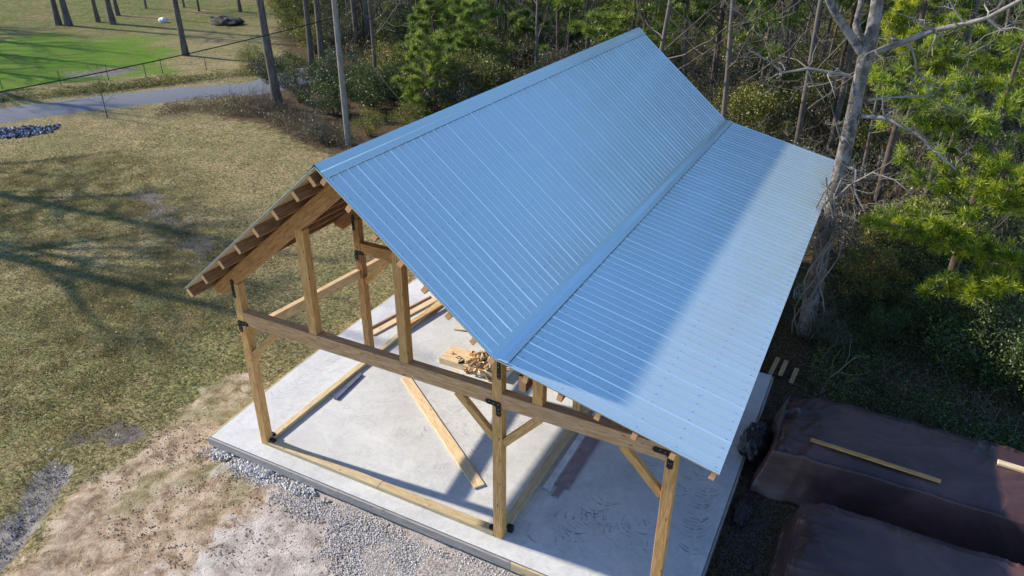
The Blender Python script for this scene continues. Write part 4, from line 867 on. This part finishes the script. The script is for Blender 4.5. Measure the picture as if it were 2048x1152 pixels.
bD = (10.9, 20.5, GZ); near_pine(bD, 10.5, [], 54, 'pine behind the big grey tree, seen left and right of its fork', L_BRIGHT, 40)

# woods -------------------------------------------------------------
BU = [bush_meshes(300+i, *a) for i, a in enumerate([(1.5, 2.6, 7000, .085, 40), (1.3, 2.2, 6000, .08, 34), (1.7, 3.0, 7500, .10, 44), (1.4, 2.4, 6000, .09, 30)])]
BUM = []
for (st, fo), mt in zip(BU, (L_BUSH, L_DARK, L_BUSH, L_GREY)): BUM.append([('stems', st, TWIG), ('foliage', fo, mt)])
BUN = [('stems', (x := bush_meshes(340, 1.5, 2.2, 3600, .08, 46))[0], TWIG), ('foliage', x[1], L_BROWN)]
PN = [pine_meshes(400+i, H=h, rows=rw_, Lmax=lm) for i, (h, rw_, lm) in enumerate([(9, 13, 2.2), (12, 15, 2.5), (6.5, 11, 1.9)])]
PNM = [[('trunk', a, BARK_P), ('branches', b_, TWIG), ('needles', c_, L_PINE)] for a, b_, c_ in PN]
PB = [pine_meshes(430+i, H=h, r=.1, crown=.05, rows=rw_, Lmax=lm, L=.30, w=.028, nn=20, dens=1.5) for i, (h, rw_, lm) in enumerate([(5.2, 13, 2.3), (7.5, 17, 2.6)])]
for a in PB: PNM.append([('trunk', a[0], BARK_P), ('branches', a[1], TWIG), ('needles', a[2], L_YOUNG)])
# bushy bright pines behind the ridge, each named by where it stands
for (u, v, k, s, lab) in [(862, 228, 3, .85, 'bushy bright pine nearest the utility pole, low one at the roof edge'), (875, 150, 3, 1.1, 'bushy bright pine right of the reddish soil patch'), (955, 190, 4, .9, 'wide bushy pine just behind the ridge, left half'),
    (1010, 120, 4, 1.05, 'tall bushy pine behind the middle of the ridge'), (930, 80, 4, 1.15, 'tall bright pine at the top edge above the bushy ones'), (1110, 130, 3, 1.1, 'bushy pine behind the ridge close to its far end'), (860, 60, 4, 1.0, 'light green pine at the top edge left of the tall bright one'), (1070, 60, 4, 1.2, 'tall pine at the top edge behind the ridge middle')]:
    place('pine_tree', PNM[k], G(u, v), random.uniform(0, 6), s, lab, 'pine tree', 'bushy pines behind the ridge')
# shrubs at the lawn edge (dark clump by the pole)
for (u, v, k, s, lab) in [(600, 205, 3, .8, 'grey-green shrub under the big leaning trunk at the lane bend'), (668, 232, 1, 1.05, 'dark evergreen shrub left of the pole foot'), (748, 218, 1, 1.25, 'large dark evergreen shrub right of the pole'), (800, 205, 1, 1.1, 'dark evergreen shrub under the reddish soil patch'),
    (700, 190, 3, 1.2, 'grey-green shrub behind the utility pole'), (740, 272, 0, .55, 'small bright shrub right of the pole foot'), (640, 285, 3, .45, 'small dull shrub at the lawn edge left of the pole foot'), (590, 170, 1, 1.0, 'dark evergreen shrub hiding the lane behind the big leaning trunk'), (545, 165, 3, .8, 'grey-green shrub at the lane bend left of the big leaning trunk'), (660, 185, 1, 1.1, 'dark evergreen shrub between the two trunks and the pole'), (505, 140, 0, .7, 'leafy green shrub left of the big leaning trunk beside the lane'), (815, 262, 0, .6, 'small green shrub between pole and roof edge')]:
    place('shrub', BUM[k], G(u, v), random.uniform(0, 6), s, lab, 'shrub')
def where(x, y):
    v = Vector((x, y, .5))-Vector(CAM['c']); u = 1024+CAM['f']*v.dot(RT)/v.dot(FW)
    a = next(n for lim, n in ((620, 'between lane bend and pole'), (690, 'left of the utility pole'), (830, 'just right of the utility pole'), (960, 'behind the near half of the ridge'), (1110, 'behind the middle of the ridge'), (1200, 'behind the far half of the ridge'), (1280, 'close left of the far ridge end'),
        (1400, 'past the far ridge end'), (1455, 'just left of the valley end'), (1520, 'just right of the valley end'), (1660, 'behind the lean-to end'), (1800, 'right behind the big grey tree'), (1930, 'right of the big grey tree'), (9999, 'at the right picture edge')) if u < lim)
    d = 'nearest row' if y < 20 else 'second row' if y < 23.5 else 'third row' if y < 28 else 'fourth row' if y < 33 else 'middle of the wood' if y < 38 else 'well into the wood' if y < 44 else 'deep in the wood' if y < 52 else 'far at the back'
    return f'{a}, {d}'
PT = [pine_meshes(450+i, H=17+i, r=.12, crown=.28, rows=16, Lmax=3.2, L=.34, w=.035, nn=16, dens=1.0) for i in range(2)]
PTM = [[('trunk', a[0], BARK_P), ('branches', a[1], TWIG), ('needles', a[2], L_PINE)] for a in PT]
for i, (x, y) in enumerate([(-6, 33), (-2, 29), (1.5, 34), (5, 28), (8, 32), (11, 27), (13.5, 32), (16, 26), (19, 31), (22, 27), (10, 37), (3, 39), (16.5, 37), (-10, 38), (25, 34)]):
    place('tall_pine', PTM[i % 2], (x, y, GZ), i*1.9, .92+.03*(i % 5), 'tall dark trunked pine '+where(x, y), 'pine tree', 'tall pines behind the barn')
# woodland scatter
wood_poly = pix((640, 130), (700, 210), (900, 250), (1100, 260), (1250, 250))+[(2, 17.5), (7.5, 17), (11.5, 15), (18, 16), (34, 30), (60, 120), (-60, 130), (-75, 70)]
def scatter(n, seed, y0, y1, mind):
    r = np.random.default_rng(seed); out = []; P = np.array(wood_poly); tries = 0
    while len(out) < n and tries < 60000:
        tries += 1; x = r.uniform(-75, 34); y = r.uniform(y0, y1)
        if sdist(wood_poly, np.array([x]), np.array([y]))[0] < .6: continue
        v = Vector((x, y, 1.5))-Vector(CAM['c']); z = v.dot(FW)
        if z < 1: continue
        u = 1024+CAM['f']*v.dot(RT)/z; vv = 576-CAM['f']*v.dot(UP)/z
        if u < 560 or u > 2150 or vv < -230: continue
        if 690 < u < 900 and 60 < vv < 130: continue
        # what the roof hides can be left out
        if all((x-a)**2+(y-b_)**2 > mind*mind for a, b_ in out): out.append((x, y))
    return out
pts = scatter(290, 5, 15, 75, 1.5)
for i, (x, y) in enumerate(pts):
    k = random.choices((0, 1, 2, 3, 4), (4, 2, 4, 3, 3))[0]; s = random.uniform(.8, 1.35)*(1+.2*min(1, max(0, (y-30)/40)))
    if k == 4: place('shrub', BUN, (x, y, GZ), random.uniform(0, 6), s, 'brown twiggy shrub '+where(x, y), 'shrub', 'brown twiggy shrubs in the wood')
    else:
        nm = {0: 'olive', 1: 'dark green', 2: 'olive', 3: 'grey-green'}[k]
        place('shrub', BUM[k], (x, y, GZ), random.uniform(0, 6), s, f'{nm} leafy shrub '+where(x, y), 'shrub', f'{nm} shrubs in the wood')
for i, (x, y) in enumerate(scatter(120, 8, 17, 85, 1.4)):
    k = random.choices((1, 2, 3, 4), (1, 1, 5, 9))[0]; k = 4 if y < 27 else k; nm = {1: 'tall pale grey', 2: 'tall dark', 3: 'slim grey', 4: 'thin brown'}[k]
    place('tree', bt(k), (x, y, GZ), random.uniform(0, 6), random.uniform(.8, 1.2) if k < 4 else random.uniform(1.0, 1.6), f'{nm} leafless tree '+where(x, y), 'tree', f'{nm} leafless trees in the wood', (random.gauss(0, .04), random.gauss(0, .04)))
for i, (x, y) in enumerate(scatter(26, 12, 24, 80, 4)):
    k = random.choice((0, 1)); place('pine_tree', PNM[k], (x, y, GZ), random.uniform(0, 6), random.uniform(.8, 1.15), 'dark green pine '+where(x, y), 'pine tree', 'pines in the wood')
# pale trunks standing clear behind the lean-to
for (u, v, k, s, lab) in [(1418, 205, 4, 1.5, 'straight pale thin trunk just beyond the far ridge end'), (1318, 95, 4, 1.7, 'pale trunk at the top edge nearest the far ridge end'), (1546, 245, 4, 1.3, 'slim trunk with long bare branches behind the valley end'), (1600, 236, 4, 1.6, 'pale pinkish trunk left of the big grey tree'), (1655, 330, 2, .75, 'dark trunk close behind the big grey tree on its left'), (1530, 215, 4, 1.1, 'thin brown stem left of the slim branched trunk')]:
    place('tree', bt(k), G(u, v), random.uniform(0, 6), s, lab, 'tree')
for (x, y, k, s_, lab) in [(10.5, 10.3, 3, .42, 'low dull shrub at the foot of the big grey tree'), (9.7, 12.2, 1, .5, 'small dark shrub behind the foot of the big grey tree'), (11.2, 13.6, 0, .7, 'olive shrub in the gap between the big grey tree and the bright pine'), (10.4, 15.2, 3, .8, 'grey-green shrub just behind the lean-to corner'), (11.9, 11.4, 1, .5, 'dark shrub under the left sprays of the low bright pine'), (12.1, 16.6, 0, .9, 'olive shrub behind the bright pine trunk')]:
    place('shrub', BUM[k], (x, y, GZ), x*3, s_, lab, 'shrub')
# dark holly and ground cover right of the tarps
HOL = bush_meshes(350, 1.5, 1.9, 11000, .07, 46); HOLp = [('stems', HOL[0], TWIG), ('foliage', HOL[1], L_DARK)]
for (x, y, s, lab) in [(14.4, 11.0, 1.05, 'dark glossy evergreen shrub below the low bright pine sprays'), (13.0, 12.6, .7, 'dark evergreen shrub half under the pine left of the glossy one'), (16.0, 9.6, .95, 'dark evergreen shrub at the right picture edge behind the tarp'), (12.6, 15.2, .9, 'leafy shrub behind the bright pine trunks'), (16.5, 12.8, 1.1, 'tall dark evergreen shrub at the right edge under the pine')]:
    place('evergreen_shrub', HOLp, (x, y, GZ), x*2, s, lab, 'shrub')
r = np.random.default_rng(77)
def cover(name, poly, n, size, h, mat, label, seed, kind='stuff', clump=.35):
    r = np.random.default_rng(seed); P = np.array(poly); lo, hi = P.min(0), P.max(0); q = r.uniform(lo, hi, (n*6, 2))
    q = q[sdist(poly, q[:, 0], q[:, 1]) > 0]; keep = fbm(q[:, 0]+80, q[:, 1]+80, 1.4, seed, 3) > clump+.12*r.normal(size=len(q)); q = q[keep][:n]; m = len(q)
    hh = fbm(q[:, 0]+80, q[:, 1]+80, 1.1, seed+3, 3); z = GZ+.02+r.random(m)**1.3*h*(.3+1.2*hh)
    V, F = leaf_cards(np.stack([q[:, 0], q[:, 1], z], 1), 1, .05, size, r, 1)
    return tag(link(name, fast_mesh(name, V, F), mat), label, 'ground cover', None, kind)
cover('ground_ivy', [(10.2, 7.2), (13, 6.9), (19, 7.2), (19, 16), (12, 15.5), (10.2, 12)], 80000, .06, .4, L_DARK, 'dark ivy and fern ground cover behind the tarps', 7)
cover('leaf_litter', [(9.7, 7.6), (19, 6.8), (20, 17), (8, 17), (9.8, 12)], 16000, .06, .06, L_BROWN, 'dead brown leaves on the ground under the trees', 8)
cover('wood_undergrowth', wood_poly[:5]+[(2, 17.0), (7.5, 16), (11.5, 14.5), (18, 15.5), (34, 30), (45, 80), (-55, 80)], 150000, .11, 1.3, L_BROWN, 'tangled brown undergrowth on the floor of the wood', 9, clump=.3)
cover('wood_ivy', wood_poly[:5]+[(2, 17.0), (7.5, 16), (11.5, 14.5), (18, 15.5), (34, 30), (45, 80), (-55, 80)], 110000, .11, 1.6, L_BUSH, 'olive leafy undergrowth on the floor of the wood', 19, clump=.45)
cover('brush_line', pix((300, 232), (360, 212), (470, 200), (560, 205), (640, 240), (720, 285), (690, 305), (600, 285), (520, 235), (400, 228)), 26000, .07, .55, L_BROWN, 'dry brown brush and weeds along the near side of the lane', 10, clump=.3)
cover('roadside_grass', [tuple(p[:2]) for p in (at(-200, 225), at(0, 205), at(130, 193), at(280, 177), at(430, 160), at(520, 150), at(500, 140), at(420, 148), at(270, 165), at(120, 178), at(0, 190), at(-200, 212))], 26000, .09, .30, L_BUSH, 'rough green grass bank along the far edge of the lane', 11, clump=.2)
cover('fallen_leaves', pix((-100, 330), (300, 240), (640, 300), (640, 480), (560, 720), (420, 790), (330, 880), (120, 1000), (0, 1080), (-180, 1100)), 5000, .055, .03, L_BROWN, 'dead brown leaves scattered over the lawn', 12, clump=.3)
cover('lawn_weeds', pix((-100, 300), (300, 240), (560, 300), (560, 520), (500, 720), (380, 770), (200, 900), (0, 1000), (-180, 1100)), 9000, .07, .05, L_BUSH, 'low green weed tufts in the lawn', 13, clump=.5)
# bare twigs standing in the brush and through the wood
tw = MB(); rr = random.Random(9)
bp = pix((440, 208), (560, 208), (640, 245), (720, 290), (640, 290), (540, 240))
for x, y in [(rr.uniform(10.3, 16), rr.uniform(7.2, 15)) for _ in range(130)]: grow(tw, (x, y, GZ), (rr.gauss(0, .5), rr.gauss(0, .5), .8), rr.uniform(.4, 1.3), .010, 1, rr, .3, .02, (2, 3), 4, .004)
q = rng.uniform(np.array(bp).min(0), np.array(bp).max(0), (900, 2)); q = q[sdist(bp, q[:, 0], q[:, 1]) > 0][:150]
for x, y in q: grow(tw, (x, y, GZ), (rr.gauss(0, .3), rr.gauss(0, .3), 1), rr.uniform(.6, 1.5), .012, 1, rr, .2, .05, (2, 3), 4, .005)
for x, y in scatter(620, 33, 15, 50, .55): grow(tw, (x, y, GZ), (rr.gauss(0, .35), rr.gauss(0, .35), 1), rr.uniform(1.5, 3.8), .022, 2, rr, .22, .04, (2, 4), 5, .007)
tag(link('brush_twigs', tw.mesh('brush_twigs'), TWIG, None), 'bare twigs and stems standing in the brush and undergrowth', 'twigs', None, 'stuff')
# a bare stick rising from the dark ground
mb = MB(); rr = random.Random(4); grow(mb, tuple(at(1640, 790)), (.2, .1, 1), 1.5, .02, 1, rr, .25, 0, (2, 3), 6, .006)
tag(link('dead_stick', mb.mesh('dead_stick'), TWIG_L), 'pale thin dead stick rising from dark ground behind the tarp', 'stick')
# short grass blades on the near lawn
def grass(poly, n, seed):
    r = np.random.default_rng(seed); P = np.array(poly); q = r.uniform(P.min(0), P.max(0), (n*4, 2)); q = q[sdist(poly, q[:, 0], q[:, 1]) > 0]
    k = (fbm(q[:, 0]+80, q[:, 1]+80, .7, 4, 4)+.08*r.normal(size=len(q)) > .44) & (r.random(len(q)) < np.clip(sdist(poly, q[:, 0], q[:, 1])/4, 0, 1)**1.0); q = q[k][:n]; m = len(q)
    a = r.uniform(0, 6.28, m); w_ = .007; h = r.uniform(.02, .07, m); dx, dy = np.cos(a), np.sin(a); lx, ly = r.normal(0, .035, m), r.normal(0, .035, m); z = np.full(m, GZ)
    V = np.stack([np.stack([q[:, 0]-dx*w_, q[:, 1]-dy*w_, z], 1), np.stack([q[:, 0]+dx*w_, q[:, 1]+dy*w_, z], 1), np.stack([q[:, 0]+lx+dx*.002, q[:, 1]+ly+dy*.002, z+h], 1), np.stack([q[:, 0]+lx-dx*.002, q[:, 1]+ly-dy*.002, z+h], 1)], 1).reshape(-1, 3)
    tag(link('lawn_grass', fast_mesh('lawn_grass', V, np.arange(4*m).reshape(-1, 4)), GRASSB), 'short dormant tan and green lawn grass', 'grass', None, 'stuff')
grass(pix((-160, 330), (300, 280), (640, 480), (560, 720), (420, 790), (330, 880), (190, 970), (120, 1000), (0, 1080), (-180, 1100)), 260000, 3)
